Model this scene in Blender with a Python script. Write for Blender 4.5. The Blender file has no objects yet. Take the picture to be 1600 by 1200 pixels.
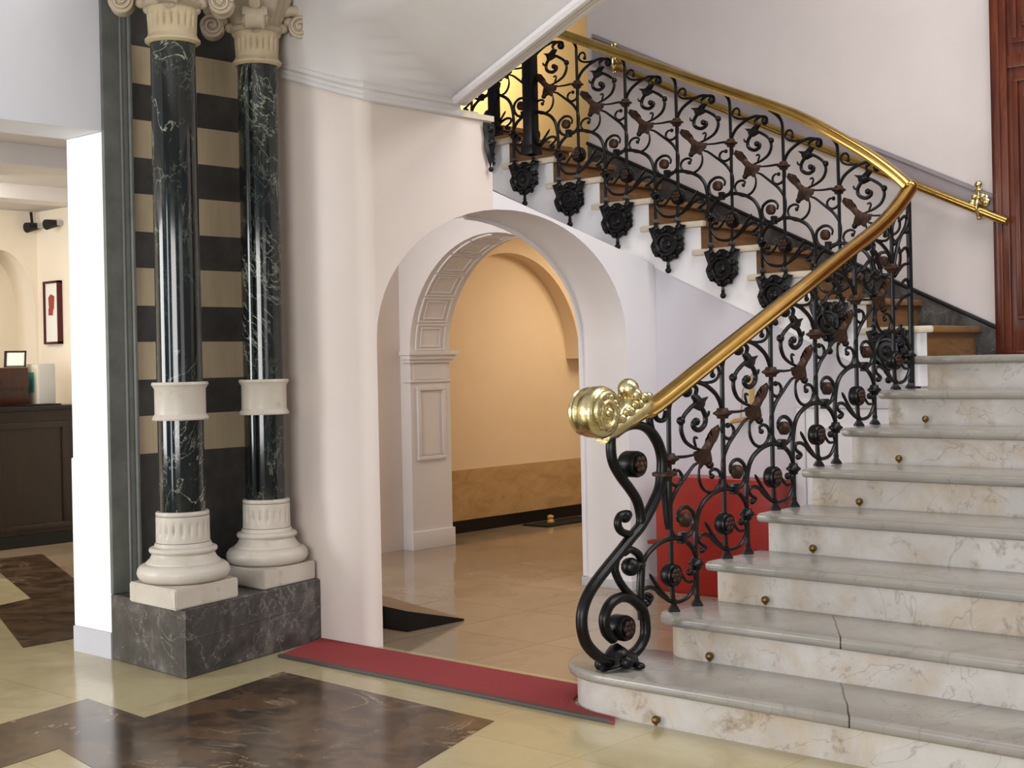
import bpy, bmesh, math, random
from mathutils import Vector, Matrix
random.seed(4)
C = bpy.context.scene.collection
PI = math.pi

# ------------------------------------------------------------------ materials
def lin(h):
    if isinstance(h, str):
        h = [int(h[i:i + 2], 16) / 255 for i in (0, 2, 4)]
    return tuple((c / 12.92 if c <= .04045 else ((c + .055) / 1.055) ** 2.4) for c in h) + (1,)

class NT:
    def __init__(s, name, rough=.5, metal=0., spec=.5, coat=0.):
        s.m = bpy.data.materials.new(name); s.m.use_nodes = True
        s.n = s.m.node_tree.nodes; s.l = s.m.node_tree.links
        s.b = s.n['Principled BSDF']
        s.b.inputs['Roughness'].default_value = rough
        s.b.inputs['Metallic'].default_value = metal
        s.b.inputs['Specular IOR Level'].default_value = spec
        s.b.inputs['Coat Weight'].default_value = coat
        s.tc = s.n.new('ShaderNodeTexCoord')
    def col(s, c): s.b.inputs['Base Color'].default_value = lin(c); return s
    def link(s, a, b): s.l.new(a, b)
    def noise(s, scale, detail=4, rough=.55, dist=0., vec=None):
        n = s.n.new('ShaderNodeTexNoise'); n.inputs['Scale'].default_value = scale
        n.inputs['Detail'].default_value = detail; n.inputs['Roughness'].default_value = rough
        n.inputs['Distortion'].default_value = dist
        s.link(vec or s.tc.outputs['Object'], n.inputs['Vector']); return n.outputs['Fac']
    def mapped(s, scale=(1, 1, 1), rot=(0, 0, 0)):
        n = s.n.new('ShaderNodeMapping'); n.inputs['Scale'].default_value = scale
        n.inputs['Rotation'].default_value = rot
        s.link(s.tc.outputs['Object'], n.inputs['Vector']); return n.outputs['Vector']
    def ramp(s, fac, stops):
        n = s.n.new('ShaderNodeValToRGB'); e = n.color_ramp.elements
        while len(e) < len(stops): e.new(.5)
        for k, (p, c) in enumerate(stops):
            e[k].position = p; e[k].color = lin(c) if not isinstance(c, (int, float)) else (c, c, c, 1)
        s.link(fac, n.inputs['Fac']); return n.outputs['Color']
    def math(s, op, a, b=None):
        n = s.n.new('ShaderNodeMath'); n.operation = op
        for i, v in enumerate((a, b)):
            if v is None: continue
            if isinstance(v, (int, float)): n.inputs[i].default_value = v
            else: s.link(v, n.inputs[i])
        return n.outputs[0]
    def mix(s, fac, a, b):
        n = s.n.new('ShaderNodeMix'); n.data_type = 'RGBA'
        for i, v in ((0, fac), (6, a), (7, b)):
            if isinstance(v, (int, float)): n.inputs[i].default_value = v
            elif isinstance(v, str): n.inputs[i].default_value = lin(v)
            else: s.link(v, n.inputs[i])
        return n.outputs[2]
    def base(s, out): s.link(out, s.b.inputs['Base Color']); return s
    def rough(s, out): s.link(out, s.b.inputs['Roughness']); return s
    def bump(s, h, strength=.2, dist=.01):
        n = s.n.new('ShaderNodeBump'); n.inputs['Strength'].default_value = strength
        n.inputs['Distance'].default_value = dist
        s.link(h, n.inputs['Height']); s.link(n.outputs[0], s.b.inputs['Normal']); return s
    def xyz(s):
        n = s.n.new('ShaderNodeSeparateXYZ'); s.link(s.tc.outputs['Object'], n.inputs[0]); return n.outputs
    def vein(s, scale, width, dist=1.2, detail=5, vec=None):
        f = s.noise(scale, detail, .6, dist, vec)
        d = s.math('ABSOLUTE', s.math('SUBTRACT', f, .5))
        return s.ramp(d, [(0, 1.), (width, 0.)])

def plaster(name, c, c2, rough=.75):
    t = NT(name, rough, spec=.25)
    t.base(t.ramp(t.noise(1.6, 5, .6), [(.3, c), (.7, c2)]))
    return t.bump(t.noise(60, 3), .06, .004).m

M = {}
M['pink'] = plaster('pink_beige_plaster', 'd9ccc3', 'dfd3cb')
M['white'] = plaster('white_plaster', 'dedbdd', 'e6e3e5')
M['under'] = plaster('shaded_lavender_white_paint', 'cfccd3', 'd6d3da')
M['stairwhite'] = plaster('bright_white_plaster', 'f0eff1', 'f5f4f6', .6)
M['grey_ceiling'] = plaster('grey_white_ceiling_plaster', 'cdc9c8', 'd5d1cf', .85)
M['upper'] = plaster('mauve_white_wall_paint', 'cfc6c4', 'd7cecb')
M['yellow'] = plaster('yellow_wall_paint', 'c9b184', 'd0b98c')
M['orange'] = plaster('apricot_wall_paint', 'dcc4a2', 'e2cbac', .55)
M['lavender'] = plaster('pale_lavender_wall_paint', 'd6d7de', 'dddde3')
M['post'] = plaster('bright_white_gloss_paint', 'f2f2f4', 'f6f6f8', .4)
M['cream'] = plaster('cream_wall_paint', 'efe3cf', 'f3e8d6')
M['band'] = plaster('grey_mauve_rail_shadow', '8d858a', '968e92', .55)
M['basegrey'] = plaster('grey_baseboard_paint', 'b9b9be', 'c2c2c6', .5)

def f_floor(name, a, b, joint, size, jw=.004, rough=.12):
    t = NT(name, rough, spec=.5)
    br = t.n.new('ShaderNodeTexBrick'); br.offset = .0
    br.inputs['Scale'].default_value = 1.
    br.inputs['Brick Width'].default_value = size; br.inputs['Row Height'].default_value = size
    br.inputs['Mortar Size'].default_value = jw; br.inputs['Mortar Smooth'].default_value = .3
    br.inputs['Color1'].default_value = lin(a); br.inputs['Color2'].default_value = lin(b)
    br.inputs['Mortar'].default_value = lin(joint)
    t.link(t.tc.outputs['Object'], br.inputs['Vector'])
    cl = t.ramp(t.noise(2.2, 7, .65, .8), [(.25, 'e0d8c4'), (.5, 'ffffff'), (.8, 'efe6d2')])
    n = t.n.new('ShaderNodeMix'); n.data_type = 'RGBA'; n.blend_type = 'MULTIPLY'; n.inputs[0].default_value = .8
    t.link(br.outputs['Color'], n.inputs[6]); t.link(cl, n.inputs[7])
    t.base(n.outputs[2])
    t.rough(t.ramp(t.noise(5, 4), [(.3, rough * .8), (.7, rough * 1.8)]))
    return t.m
M['floor'] = f_floor('cream_marble_tiles', 'b3a884', 'aca17d', '9d926e', .6, .003)
M['floor2'] = f_floor('rosy_marble_tiles', 'a4927b', '94826c', '7a6a55', .62, .005, .08)

def brown_marble():
    t = NT('dark_brown_emperador_marble', .16, spec=.35)
    b = t.ramp(t.noise(4.5, 10, .75, .4), [(.34, '211812'), (.47, '3a2a1c'), (.56, '5a4430'), (.66, '45331f'), (.8, '2c2118')])
    v = t.vein(1.1, .012, 1.6, 6)
    v2 = t.math('MULTIPLY', v, t.ramp(t.noise(1.7, 3), [(.45, 0.), (.62, 1.)]))
    sp = t.ramp(t.noise(18, 6, .75), [(.60, 0.), (.70, 1.)])
    c = t.mix(t.math('MULTIPLY', v2, .7), b, 'b3a48c')
    t.base(t.mix(t.math('MULTIPLY', sp, .5), c, '8f8068')); return t.m
M['brown'] = brown_marble()

def green_marble():
    t = NT('dark_green_veined_marble', .09, spec=.6)
    vec = t.mapped((1, 1, .55), (.5, .3, 0))
    b = t.ramp(t.noise(4.2, 8, .7, 1.0, vec), [(.38, '0b0d0d'), (.55, '141817'), (.68, '252f28'), (.82, '48564a')])
    v = t.vein(3.2, .010, 2.6, 6, vec)
    m = t.math('MULTIPLY', v, t.ramp(t.noise(2.6, 3, .5, 0, vec), [(.42, 0.), (.58, 1.)]))
    v2 = t.math('MULTIPLY', t.vein(8.5, .022, 2.2, 5, vec), t.ramp(t.noise(3.4, 3), [(.48, 0.), (.62, .8)]))
    c = t.mix(t.math('MULTIPLY', m, .7), b, 'b4bda6')
    t.base(t.mix(t.math('MULTIPLY', v2, .4), c, '7f8f7c')); return t.m
M['green'] = green_marble()

def pedestal_marble():
    t = NT('worn_dark_grey_marble', .32, spec=.4)
    b = t.ramp(t.noise(5, 8, .7, .5), [(.3, '2c2b2a'), (.5, '474544'), (.64, '696461'), (.8, '807a73')])
    v = t.math('MULTIPLY', t.vein(2.2, .007, 1.2, 6), .3)
    s = t.ramp(t.noise(26, 5, .7), [(.62, 0.), (.74, .6)])
    t.base(t.mix(s, t.mix(v, b, 'b5aea2'), 'a39a8e')); return t.bump(t.noise(22, 5), .15, .004).m
M['ped'] = pedestal_marble()
t = NT('grey_green_stone', .4, spec=.4)
t.base(t.ramp(t.noise(7, 6, .65), [(.3, '545753'), (.7, '6b6d68')])); M['pilaster'] = t.m

def stripe_panel():
    t = NT('striped_stone_cladding', .42, spec=.35)
    z = t.xyz()[2]
    ph = t.math('FRACT', t.math('DIVIDE', t.math('SUBTRACT', z, .932), .3535))
    light = t.math('LESS_THAN', ph, .51)
    ins = t.math('MULTIPLY', t.math('GREATER_THAN', z, .932), t.math('LESS_THAN', z, 2.885))
    k = t.math('MULTIPLY', light, ins)
    d = t.ramp(t.noise(6, 7, .65, .4), [(.3, '302f2d'), (.55, '42403d'), (.8, '55524e')])
    l = t.ramp(t.noise(3, 5, .6, .3, t.mapped((1, 6, 1))), [(.3, 'b0a084'), (.7, 'c0b092')])
    t.base(t.mix(k, d, l)); return t.m
M['stripe'] = stripe_panel()

def carved(name, a, b, dirt, rough=.5):
    t = NT(name, rough, spec=.35)
    c = t.ramp(t.noise(6, 6, .6, .3), [(.3, a), (.7, b)])
    t.base(t.mix(t.ramp(t.noise(11, 6, .7), [(.58, 0.), (.74, .55)]), c, dirt))
    return t.bump(t.noise(40, 4), .15, .003).m
M['base'] = carved('pale_worn_marble', 'b8b1a5', 'c6beb2', '91836f', .35)
M['cap'] = carved('aged_ochre_stone', 'a89a86', 'bcae99', '66554a', .6)
M['drum'] = carved('tan_stone', 'b3a284', 'c2b294', '86745a', .55)

def tread_m():
    t = NT('grey_polished_marble_tread', .22, spec=.5)
    b = t.ramp(t.noise(3, 7, .6, .6), [(.3, '85817a'), (.55, '928d84'), (.8, 'a19b8f')])
    v = t.math('MULTIPLY', t.vein(1.3, .01, 1.5, 5), .35)
    c = t.mix(v, b, '6d6a63')
    x, y, z = t.xyz()
    y2 = t.math('MULTIPLY', t.math('SUBTRACT', y, 4.12), .63)
    x = t.math('ADD', x, y2)
    wob = t.math('MULTIPLY', t.math('SUBTRACT', t.noise(7, 3), .5), .02)
    d = t.math('ABSOLUTE', t.math('ADD', t.math('ADD', x, 2.27), wob))
    jt = t.math('MULTIPLY', t.math('LESS_THAN', d, .0035), t.math('LESS_THAN', z, .34))
    t.base(t.mix(jt, c, '3a332c'))
    return t.m
M['tread'] = tread_m()
def riser_m():
    t = NT('white_marble_with_rust_stains', .35, spec=.4)
    b = t.ramp(t.noise(4, 6, .6, .5), [(.3, 'b1aca5'), (.6, 'c2beb9'), (.85, 'b8b2a9')])
    st = t.ramp(t.noise(2.4, 7, .68, .5), [(.47, 0.), (.64, .65)])
    c = t.mix(st, b, 'ab9473')
    s2 = t.ramp(t.noise(7, 6, .75, .3), [(.57, 0.), (.7, .7)])
    c = t.mix(s2, c, '75614a')
    v = t.math('MULTIPLY', t.vein(1.1, .003, .8, 5), .35)
    t.base(t.mix(v, c, '5d5046')); return t.m
M['riser'] = riser_m()
M['cream_edge'] = carved('cream_marble_edge', 'c9bda8', 'd8cdba', '9f917a', .4)
def wood(name, a, b, c, sc=(1, 14, 1), rough=.4):
    t = NT(name, rough, spec=.4)
    t.base(t.ramp(t.noise(3, 6, .6, .8, t.mapped(sc)), [(.3, a), (.5, b), (.75, c)])); return t.m
M['stairwood'] = wood('brown_stair_wood', '6a4a2c', '7d5a38', '8d6a45', (10, 2, 10))
M['mahogany'] = wood('red_brown_polished_wood', '431b10', '5a2917', '703b24', (8, 8, .8), .25)
M['redwood'] = wood('dark_red_brown_wood', '240d09', '33140d', '431d13', (8, 8, 1), .3)
M['darkwood'] = wood('near_black_wood', '17100d', '21160f', '2c1d15', (8, 8, 1), .35)
M['travertine'] = wood('tan_travertine', 'a5845a', 'b59468', 'c2a279', (12, 1.5, 3), .35)
M['rampwood'] = wood('brown_ramp_wood', '6b5238', '7b6045', '8a6e50', (6, 1, 1), .5)

t = NT('black_wrought_iron', .33, 0., .28)
t.base(t.ramp(t.noise(30, 4), [(.35, '050505'), (.7, '0d0c0d')])); M['iron'] = t.bump(t.noise(90, 3), .12, .002).m
t = NT('rusty_bronze_paint', .5, .3, .35)
t.base(t.ramp(t.noise(35, 5, .65), [(.3, '1a110b'), (.55, '3a2418'), (.75, '5d3f2a')])); M['rust'] = t.m
t = NT('polished_brass', .17, 1.)
t.base(t.ramp(t.noise(9, 4), [(.3, 'b9924a'), (.7, 'cba75c')])); M['brass'] = t.m
t = NT('pale_cast_brass', .24, 1.)
t.base(t.ramp(t.noise(25, 4), [(.3, 'c2b27a'), (.7, 'e2d6a6')])); M['brass2'] = t.bump(t.noise(45, 4), .3, .006).m
t = NT('old_bronze', .4, .9); M['bronze'] = t.col('7d6239').m
t = NT('red_carpet_pile', .95, spec=.1)
t.base(t.ramp(t.noise(160, 3, .7), [(.3, '86373a'), (.7, 'a04c4c')])); M['carpet'] = t.bump(t.noise(220, 2), .5, .004).m
t = NT('grey_rubber_edging', .7); M['rubber'] = t.col('4a4844').m
t = NT('red_lacquer', .35)
t.base(t.ramp(t.noise(2.5, 4, .6, .5), [(.3, '84150f'), (.7, '9c2017')])); M['red'] = t.m
for k, c, r in (('black', '0d0c0c', .5), ('teal', '3f8f86', .4), ('beige', 'cfc8b4', .5), ('ltgrey', 'b5b3b0', .5),
                ('paper', 'f0efe9', .7), ('picred', 'a3463d', .6), ('frame', '4a1214', .35), ('tan', 'b08c5c', .5),
                ('gilt', 'c2a052', .35), ('darkmat', '15130f', .8)):
    M[k] = NT(k + '_finish', r, spec=.35).col(c).m

# ------------------------------------------------------------------ mesh helpers
class MB:
    def __init__(s): s.bm = bmesh.new()
    def face(s, pts):
        return s.bm.faces.new([s.bm.verts.new(p) for p in pts])
    def prism(s, pts, off):
        off = Vector(off); a = [s.bm.verts.new(p) for p in pts]; b = [s.bm.verts.new(Vector(p) + off) for p in pts]
        n = len(pts)
        fs = [s.bm.faces.new(a), s.bm.faces.new(b[::-1])]
        for i in range(n):
            s.bm.faces.new((a[i], b[i], b[(i + 1) % n], a[(i + 1) % n]))
        for f in s.bm.faces: f.normal_update()
        bmesh.ops.triangulate(s.bm, faces=[f for f in fs if len(f.verts) > 4], ngon_method='EAR_CLIP')
        return s
    def box(s, a, b, bev=0.):
        x0, y0, z0 = a; x1, y1, z1 = b
        n0 = set(s.bm.verts)
        s.prism([(x0, y0, z0), (x1, y0, z0), (x1, y1, z0), (x0, y1, z0)], (0, 0, z1 - z0))
        if bev:
            vs = set(s.bm.verts) - n0
            es = [e for e in s.bm.edges if e.verts[0] in vs and e.verts[1] in vs]
            bmesh.ops.bevel(s.bm, geom=es, offset=bev, segments=2, affect='EDGES', profile=.6)
        return s
    def tube(s, path, rad, n=8, cap=True, flat=None, nrm=None):
        """path: 3-D points; rad: number or list; nrm: fixed side vector (curves lying in one plane)"""
        P = [Vector(p) for p in path]; m = len(P)
        R = rad if isinstance(rad, (list, tuple)) else [rad] * m
        rings = []
        prev = None
        for i in range(m):
            d = (P[min(i + 1, m - 1)] - P[max(i - 1, 0)])
            d.normalize()
            if nrm is not None: u = Vector(nrm)
            else:
                u = prev if prev is not None else (Vector((0, 0, 1)) if abs(d.z) < .9 else Vector((1, 0, 0)))
            u = (u - d * u.dot(d)).normalized(); prev = u
            v = d.cross(u)
            fu, fv = flat if flat else (1, 1)
            rings.append([s.bm.verts.new(P[i] + u * (math.cos(2 * PI * k / n + PI / n) * R[i] * fu) + v * (math.sin(2 * PI * k / n + PI / n) * R[i] * fv)) for k in range(n)])
        for i in range(m - 1):
            for k in range(n):
                s.bm.faces.new((rings[i][k], rings[i][(k + 1) % n], rings[i + 1][(k + 1) % n], rings[i + 1][k]))
        if cap:
            s.bm.faces.new(rings[0][::-1]); s.bm.faces.new(rings[-1])
        return s
    def sweep(s, path, prof, side, up=None):
        """profile [(a,b)] swept along path; a along 'side', b along the normal in the path plane"""
        P = [Vector(p) for p in path]; m = len(P); rings = []; sd = Vector(side)
        for i in range(m):
            d = (P[min(i + 1, m - 1)] - P[max(i - 1, 0)]).normalized()
            w = Vector(up) if up else None
            a = (sd - d * sd.dot(d)).normalized(); b = d.cross(a)
            if b.z < 0: b = -b
            if w: b = w
            rings.append([s.bm.verts.new(P[i] + a * q[0] + b * q[1]) for q in prof])
        n = len(prof)
        for i in range(m - 1):
            for k in range(n):
                s.bm.faces.new((rings[i][k], rings[i][(k + 1) % n], rings[i + 1][(k + 1) % n], rings[i + 1][k]))
        f = [s.bm.faces.new(rings[0][::-1]), s.bm.faces.new(rings[-1])]
        for q in f: q.normal_update()
        bmesh.ops.triangulate(s.bm, faces=f, ngon_method='EAR_CLIP')
        return s
    def lathe(s, prof, c=(0, 0, 0), n=32, axis='z', mod=None):
        rings = []
        for (r, h) in prof:
            ring = []
            for k in range(n):
                a = 2 * PI * k / n; rr = r * (mod(a, h) if mod else 1)
                p = (rr * math.cos(a), rr * math.sin(a), h)
                if axis == 'x': p = (h, rr * math.cos(a), rr * math.sin(a))
                if axis == 'y': p = (rr * math.cos(a), h, rr * math.sin(a))
                ring.append(s.bm.verts.new(Vector(c) + Vector(p)))
            rings.append(ring)
        for i in range(len(rings) - 1):
            for k in range(n):
                s.bm.faces.new((rings[i][k], rings[i][(k + 1) % n], rings[i + 1][(k + 1) % n], rings[i + 1][k]))
        s.bm.faces.new(rings[0][::-1]); s.bm.faces.new(rings[-1])
        return s
    def ball(s, c, r, sc=(1, 1, 1), n=10):
        mt = Matrix.Translation(c) @ Matrix.Diagonal((r * sc[0], r * sc[1], r * sc[2], 1))
        bmesh.ops.create_uvsphere(s.bm, u_segments=n, v_segments=max(6, n // 2 + 2), radius=1, matrix=mt); return s
    def puff(s, pts, h, to):
        """leaf: outline (p,q) puffed to +-h, mapped to 3-D by to(p, depth, q)"""
        n = len(pts); cx = sum(p[0] for p in pts) / n; cy = sum(p[1] for p in pts) / n
        o = [s.bm.verts.new(to(p[0], 0, p[1])) for p in pts]
        for sg in (1, -1):
            i1 = [s.bm.verts.new(to(p[0] + (cx - p[0]) * .3, sg * h * .75, p[1] + (cy - p[1]) * .3)) for p in pts]
            i2 = s.bm.verts.new(to(cx, sg * h, cy))
            for k in range(n):
                q = (o[k], o[(k + 1) % n], i1[(k + 1) % n], i1[k]); s.bm.faces.new(q if sg > 0 else q[::-1])
                q = (i1[k], i1[(k + 1) % n], i2); s.bm.faces.new(q if sg > 0 else q[::-1])
        return s
    def obj(s, name, mat, parent=None, smooth=35, local=False):
        me = bpy.data.meshes.new(name)
        bmesh.ops.remove_doubles(s.bm, verts=s.bm.verts, dist=1e-6)
        bmesh.ops.recalc_face_normals(s.bm, faces=s.bm.faces)
        s.bm.to_mesh(me); s.bm.free()
        for m_ in (mat if isinstance(mat, (list, tuple)) else [mat]): me.materials.append(m_)
        if smooth:
            me.shade_smooth(); me.set_sharp_from_angle(angle=math.radians(smooth))
        o = bpy.data.objects.new(name, me); C.objects.link(o)
        if parent:
            o.parent = parent
            if not local: o.matrix_parent_inverse = wmat(parent).inverted()
        return o

def wmat(o):
    m = Matrix.LocRotScale(o.location, o.rotation_euler, o.scale)
    return wmat(o.parent) @ o.matrix_parent_inverse @ m if o.parent else m

def spl(pts, k=6):
    """Catmull-Rom through the points"""
    P = [Vector(p) for p in pts]; out = []
    for i in range(len(P) - 1):
        a, b, c, d = P[max(i - 1, 0)], P[i], P[i + 1], P[min(i + 2, len(P) - 1)]
        for j in range(k):
            t = j / k
            out.append(.5 * ((2 * b) + (c - a) * t + (2 * a - 5 * b + 4 * c - d) * t * t + (3 * b - a - 3 * c + d) * t ** 3))
    out.append(P[-1]); return out

def taper(n, r, e0=.6, e1=.6, f=.18):
    out = []
    for i in range(n):
        u = i / (n - 1); k = 1
        if u < f: k = e0 + (1 - e0) * u / f
        if u > 1 - f: k = min(k, e1 + (1 - e1) * (1 - u) / f)
        out.append(r * k)
    return out

def empty(name, loc=(0, 0, 0)):
    o = bpy.data.objects.new(name, None); C.objects.link(o); o.location = loc; o.empty_display_size = .1; return o
def tag(o, label, cat, group=None):
    o['label'] = label; o['category'] = cat
    if group: o['group'] = group
    return o
def struct(o, label=None):
    o['kind'] = 'structure'
    if label: o['label'] = label
    return o
WORLD = .28
# ------------------------------------------------------------------ camera
H = 1.335
A, ROLL, F, YH = .735, .021, 2180., 565.
cam = bpy.data.cameras.new('camera'); co = bpy.data.objects.new('camera', cam); C.objects.link(co)
cam.sensor_width = 36; cam.lens = F / 1600 * 36; cam.shift_y = -(600 - YH) / 1600; cam.clip_end = 200
r0 = Vector((math.cos(A), math.sin(A), 0)); f0 = Vector((-math.sin(A), math.cos(A), 0)); u0 = Vector((0, 0, 1))
rr = r0 * math.cos(ROLL) - u0 * math.sin(ROLL); uu = u0 * math.cos(ROLL) + r0 * math.sin(ROLL)
m = Matrix((rr, uu, -f0)).transposed().to_4x4(); m.translation = (0, 0, H); co.matrix_world = m
bpy.context.scene.camera = co

# ------------------------------------------------------------------ the setting
def slab(name, pts, off, mat, smooth=0, label=None):
    return struct(MB().prism(pts, off).obj(name, mat, smooth=smooth), label)

# floors
slab('floor', [(-14, -4, 0), (4, -4, 0), (4, 4.47, 0), (-4.9, 4.47, 0), (-5.25, 4.47, 0), (-14, 4.47, 0)], (0, 0, -.1), M['floor'])
slab('floor', [(-14, 4.47, 0), (4, 4.47, 0), (4, 13, 0), (-14, 13, 0)], (0, 0, -.1), M['floor2'])
slab('trim_1', [(-4.852, 3.832, .0), (-3.547, 3.783, .0), (-3.345, 3.186, .0), (-3.10, 2.42, 0), (-3.62, 1.96, 0), (-4.208, 2.513, .0),
                (-4.517, 2.566, .0), (-4.40, 2.06, 0), (-4.95, 2.12, 0), (-5.009, 2.604, .0), (-5.106, 3.033, .0), (-4.648, 2.999, .0)], (0, 0, .0015), M['brown'],
     label='dark brown marble inlay in the cream hall floor')
slab('trim_2', [(-9.446, 4.936, 0), (-9.42, 5.25, 0), (-8.1, 4.735, 0), (-6.3, 4.0, 0), (-6.3, 3.40, 0), (-7.165, 3.737, 0), (-9.0, 3.1, 0), (-9.1, 3.4, 0), (-7.557, 3.943, 0), (-7.635, 4.176, 0), (-8.784, 4.588, 0)],
     (0, 0, .0015), M['brown'], label='dark brown marble bands in the reception floor')

# left wall with the wide opening to the reception; its far jamb is the bright white post
XL = -5.71
b = MB()
b.prism([(XL, -4, 2.44), (XL, 3.53, 2.44), (XL, 3.53, 3.9), (XL, -4, 3.9)], (-.32, 0, 0))
struct(b.obj('wall_left', M['lavender'], smooth=0), 'pale lintel wall over the opening to the reception')
b = MB()
b.box((-6.03, 3.532, .12), (XL - .002, 3.66, 2.438))
b.box((-6.036, 3.524, .12), (XL - .004, 3.66, .92), .006)
b.box((-6.03, 3.55, 2.438), (XL - .002, 3.66, 3.9))
struct(b.obj('wall_left', M['post'], smooth=0), 'bright white post at the reception opening')
slab('baseboard_left', [(-6.036, 3.518, 0), (XL - .003, 3.518, 0), (XL - .003, 3.66, 0), (-6.036, 3.66, 0)], (0, 0, .12), M['basegrey'])
# panel wall behind the columns
slab('wall_left', [(-6.03, 3.66, 0), (XL - .06, 3.66, 0), (XL - .06, 4.42, 0), (-6.03, 4.42, 0)], (0, 0, 3.9), M['stripe'], label='striped dark and tan stone wall behind the columns')
b = MB()
b.box((-5.712, 3.522, .301), (-5.688, 3.612, 3.9), .005)
b.box((-5.712, 3.634, .301), (-5.694, 3.656, 3.9), .004)
b.tube([(-5.695, 3.668, .301), (-5.695, 3.668, 3.9)], .012)
struct(b.obj('trim_3', M['pilaster']), 'dark grey stone pilaster strip at the corner')

# pier and arch wall
def wall_mb(pts_front, X, th):
    return MB().prism([(X, p[0], p[1]) for p in pts_front], (-th, 0, 0))
XA, TH = -4.90, .35
b = MB()
fil = [(-4.97 + .07 * math.sin(a), 4.47 - .07 * math.cos(a)) for a in [i * PI / 16 for i in range(9)]]
plan = [(-6.0, 4.40)] + fil + [(-5.25, 4.47), (-5.25, 4.75), (-6.0, 4.75)]
zt = lambda x: 2.66 + max(0, (-4.9 - x)) * .33 + .05
va = [b.bm.verts.new((x, y, 0)) for x, y in plan]; vb = [b.bm.verts.new((x, y, zt(x))) for x, y in plan]
f1 = b.bm.faces.new(va[::-1]); f2 = b.bm.faces.new(vb)
for i in range(len(plan)): b.bm.faces.new((va[i], va[(i + 1) % len(plan)], vb[(i + 1) % len(plan)], vb[i]))
b.bm.normal_update(); bmesh.ops.triangulate(b.bm, faces=[f1, f2], ngon_method='EAR_CLIP')
struct(b.obj('wall_arch', M['pink'], smooth=30), 'pinkish beige pier left of the big arch')

CY, RA, RB, SP = 5.44, .97, .68, 1.45
arc = lambda y: SP + RB * math.sqrt(max(0, 1 - ((y - CY) / RA) ** 2))
NA = 28
angs = [PI - PI * i / NA for i in range(NA + 1)]
ap = [(CY + RA * math.cos(a), SP + RB * math.sin(a)) for a in angs]
YS = 5.30
left = [p for p in ap if p[0] < YS - .01] + [(YS, arc(YS))]
right = [(YS, arc(YS))] + [p for p in ap if p[0] > YS + .01]
pl = left + [(YS, 2.575), (5.045, 2.575), (5.045, 2.70), (4.47, 2.70)]
def plate(pts, name, front, soffit, label):
    b = MB(); b.prism([(XA, p[0], p[1]) for p in pts], (-TH, 0, 0))
    b.bm.faces.ensure_lookup_table(); b.bm.normal_update()
    bmesh.ops.recalc_face_normals(b.bm, faces=b.bm.faces)
    for f in b.bm.faces: f.material_index = 0 if abs(f.normal.x) > .9 else 1
    return struct(b.obj(name, [front, soffit], smooth=25), label)
plate(pl, 'wall_arch', M['pink'], M['white'], 'pinkish spandrel wall above the left of the big arch')
pr = right + [(6.41, 0), (6.6995, 0), (6.6995, 1.886), (YS, 2.22)]
plate(pr, 'wall_arch', M['white'], M['white'], 'white wall at the right of the big arch')
b = MB()
b.box((-5.262, 6.396, 0), (-4.888, 6.694, .055), .004)
struct(b.obj('baseboard_right', M['basegrey']))
# fine bead down the arch edge on the far side
b = MB()
b.tube([(XA - TH + .012, 6.403, .06), (XA - TH + .012, 6.403, SP)] + [(XA - TH + .012, CY + (RA - .007) * math.cos(a), SP + (RB - .007) * math.sin(a)) for a in [PI * .5 * i / 14 for i in range(1, 15)]], .014)
struct(b.obj('trim_4', M['white']), 'slim bead along the far edge of the big arch')
# landing nosing on the wall top, cornice
slab('trim_5', [(-5.2, 5.05, 2.575), (-4.88, 5.05, 2.575), (-4.88, 5.30, 2.575), (-5.2, 5.30, 2.575)], (0, 0, .028), M['cream_edge'], label='cream stone landing edge at the wall top')
b = MB()
cor = [(-5.60, 4.385, 2.875), (-4.98, 4.385, 2.672), (-4.90, 4.42, 2.648), (-4.882, 4.48, 2.642), (-4.885, 5.05, 2.642)]
for dz, r_, ox in ((0, .020, .0), (-.028, .015, -.006), (-.052, .018, -.004)):
    b.tube([(x + ox * (1 if i > 1 else 0), y - (ox if i < 3 else 0), z + dz) for i, (x, y, z) in enumerate(cor)], r_, 8)
struct(b.obj('trim_6', M['grey_ceiling']), 'white cornice between pinkish wall and sloping ceiling')
b = MB()
e0, e1 = Vector((-4.93, 5.085, 2.648)), Vector((-1.9, 3.19, 2.648))
nn = Vector((.525, .85, 0)).normalized()
for o_, dz, r_ in ((-.035, .0, .022), (.0, .004, .017), (.032, .014, .024)):
    b.tube([e0 + nn * o_ + Vector((0, 0, dz)), e1 + nn * o_ + Vector((0, 0, dz))], r_, 8)
struct(b.obj('trim_7', M['white']), 'white moulding along the ceiling edge of the stairwell')
# low ceiling
b = MB()
lo = [(-5.62, 4.375, 2.885), (-4.98, 4.38, 2.672), (-4.885, 4.46, 2.656), (-4.885, 5.075, 2.66), (-4.15, 4.616, 2.66), (-3.4, 4.147, 2.66), (-1.9, 3.21, 2.66)]
hi = [(-5.14, 4.33, 3.008), (-5.02, 4.30, 3.0), (-4.9, 4.265, 2.985), (-4.63, 4.18, 2.955), (-4.2, 4.05, 2.96), (-3.7, 3.9, 2.98), (-1.9, 2.9, 2.98)]
N_ = 6
rows = [[b.bm.verts.new(Vector(p).lerp(Vector(q), k / N_)) for k in range(N_ + 1)] for p, q in zip(lo, hi)]
for r0_, r1_ in zip(rows, rows[1:]):
    for k in range(N_): b.bm.faces.new((r0_[k], r0_[k + 1], r1_[k + 1], r1_[k]))
top = [b.bm.verts.new((r[-1].co.x, r[-1].co.y, 3.6)) for r in rows]; tl = [b.bm.verts.new((r[0].co.x, r[0].co.y, 3.6)) for r in rows]
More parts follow.
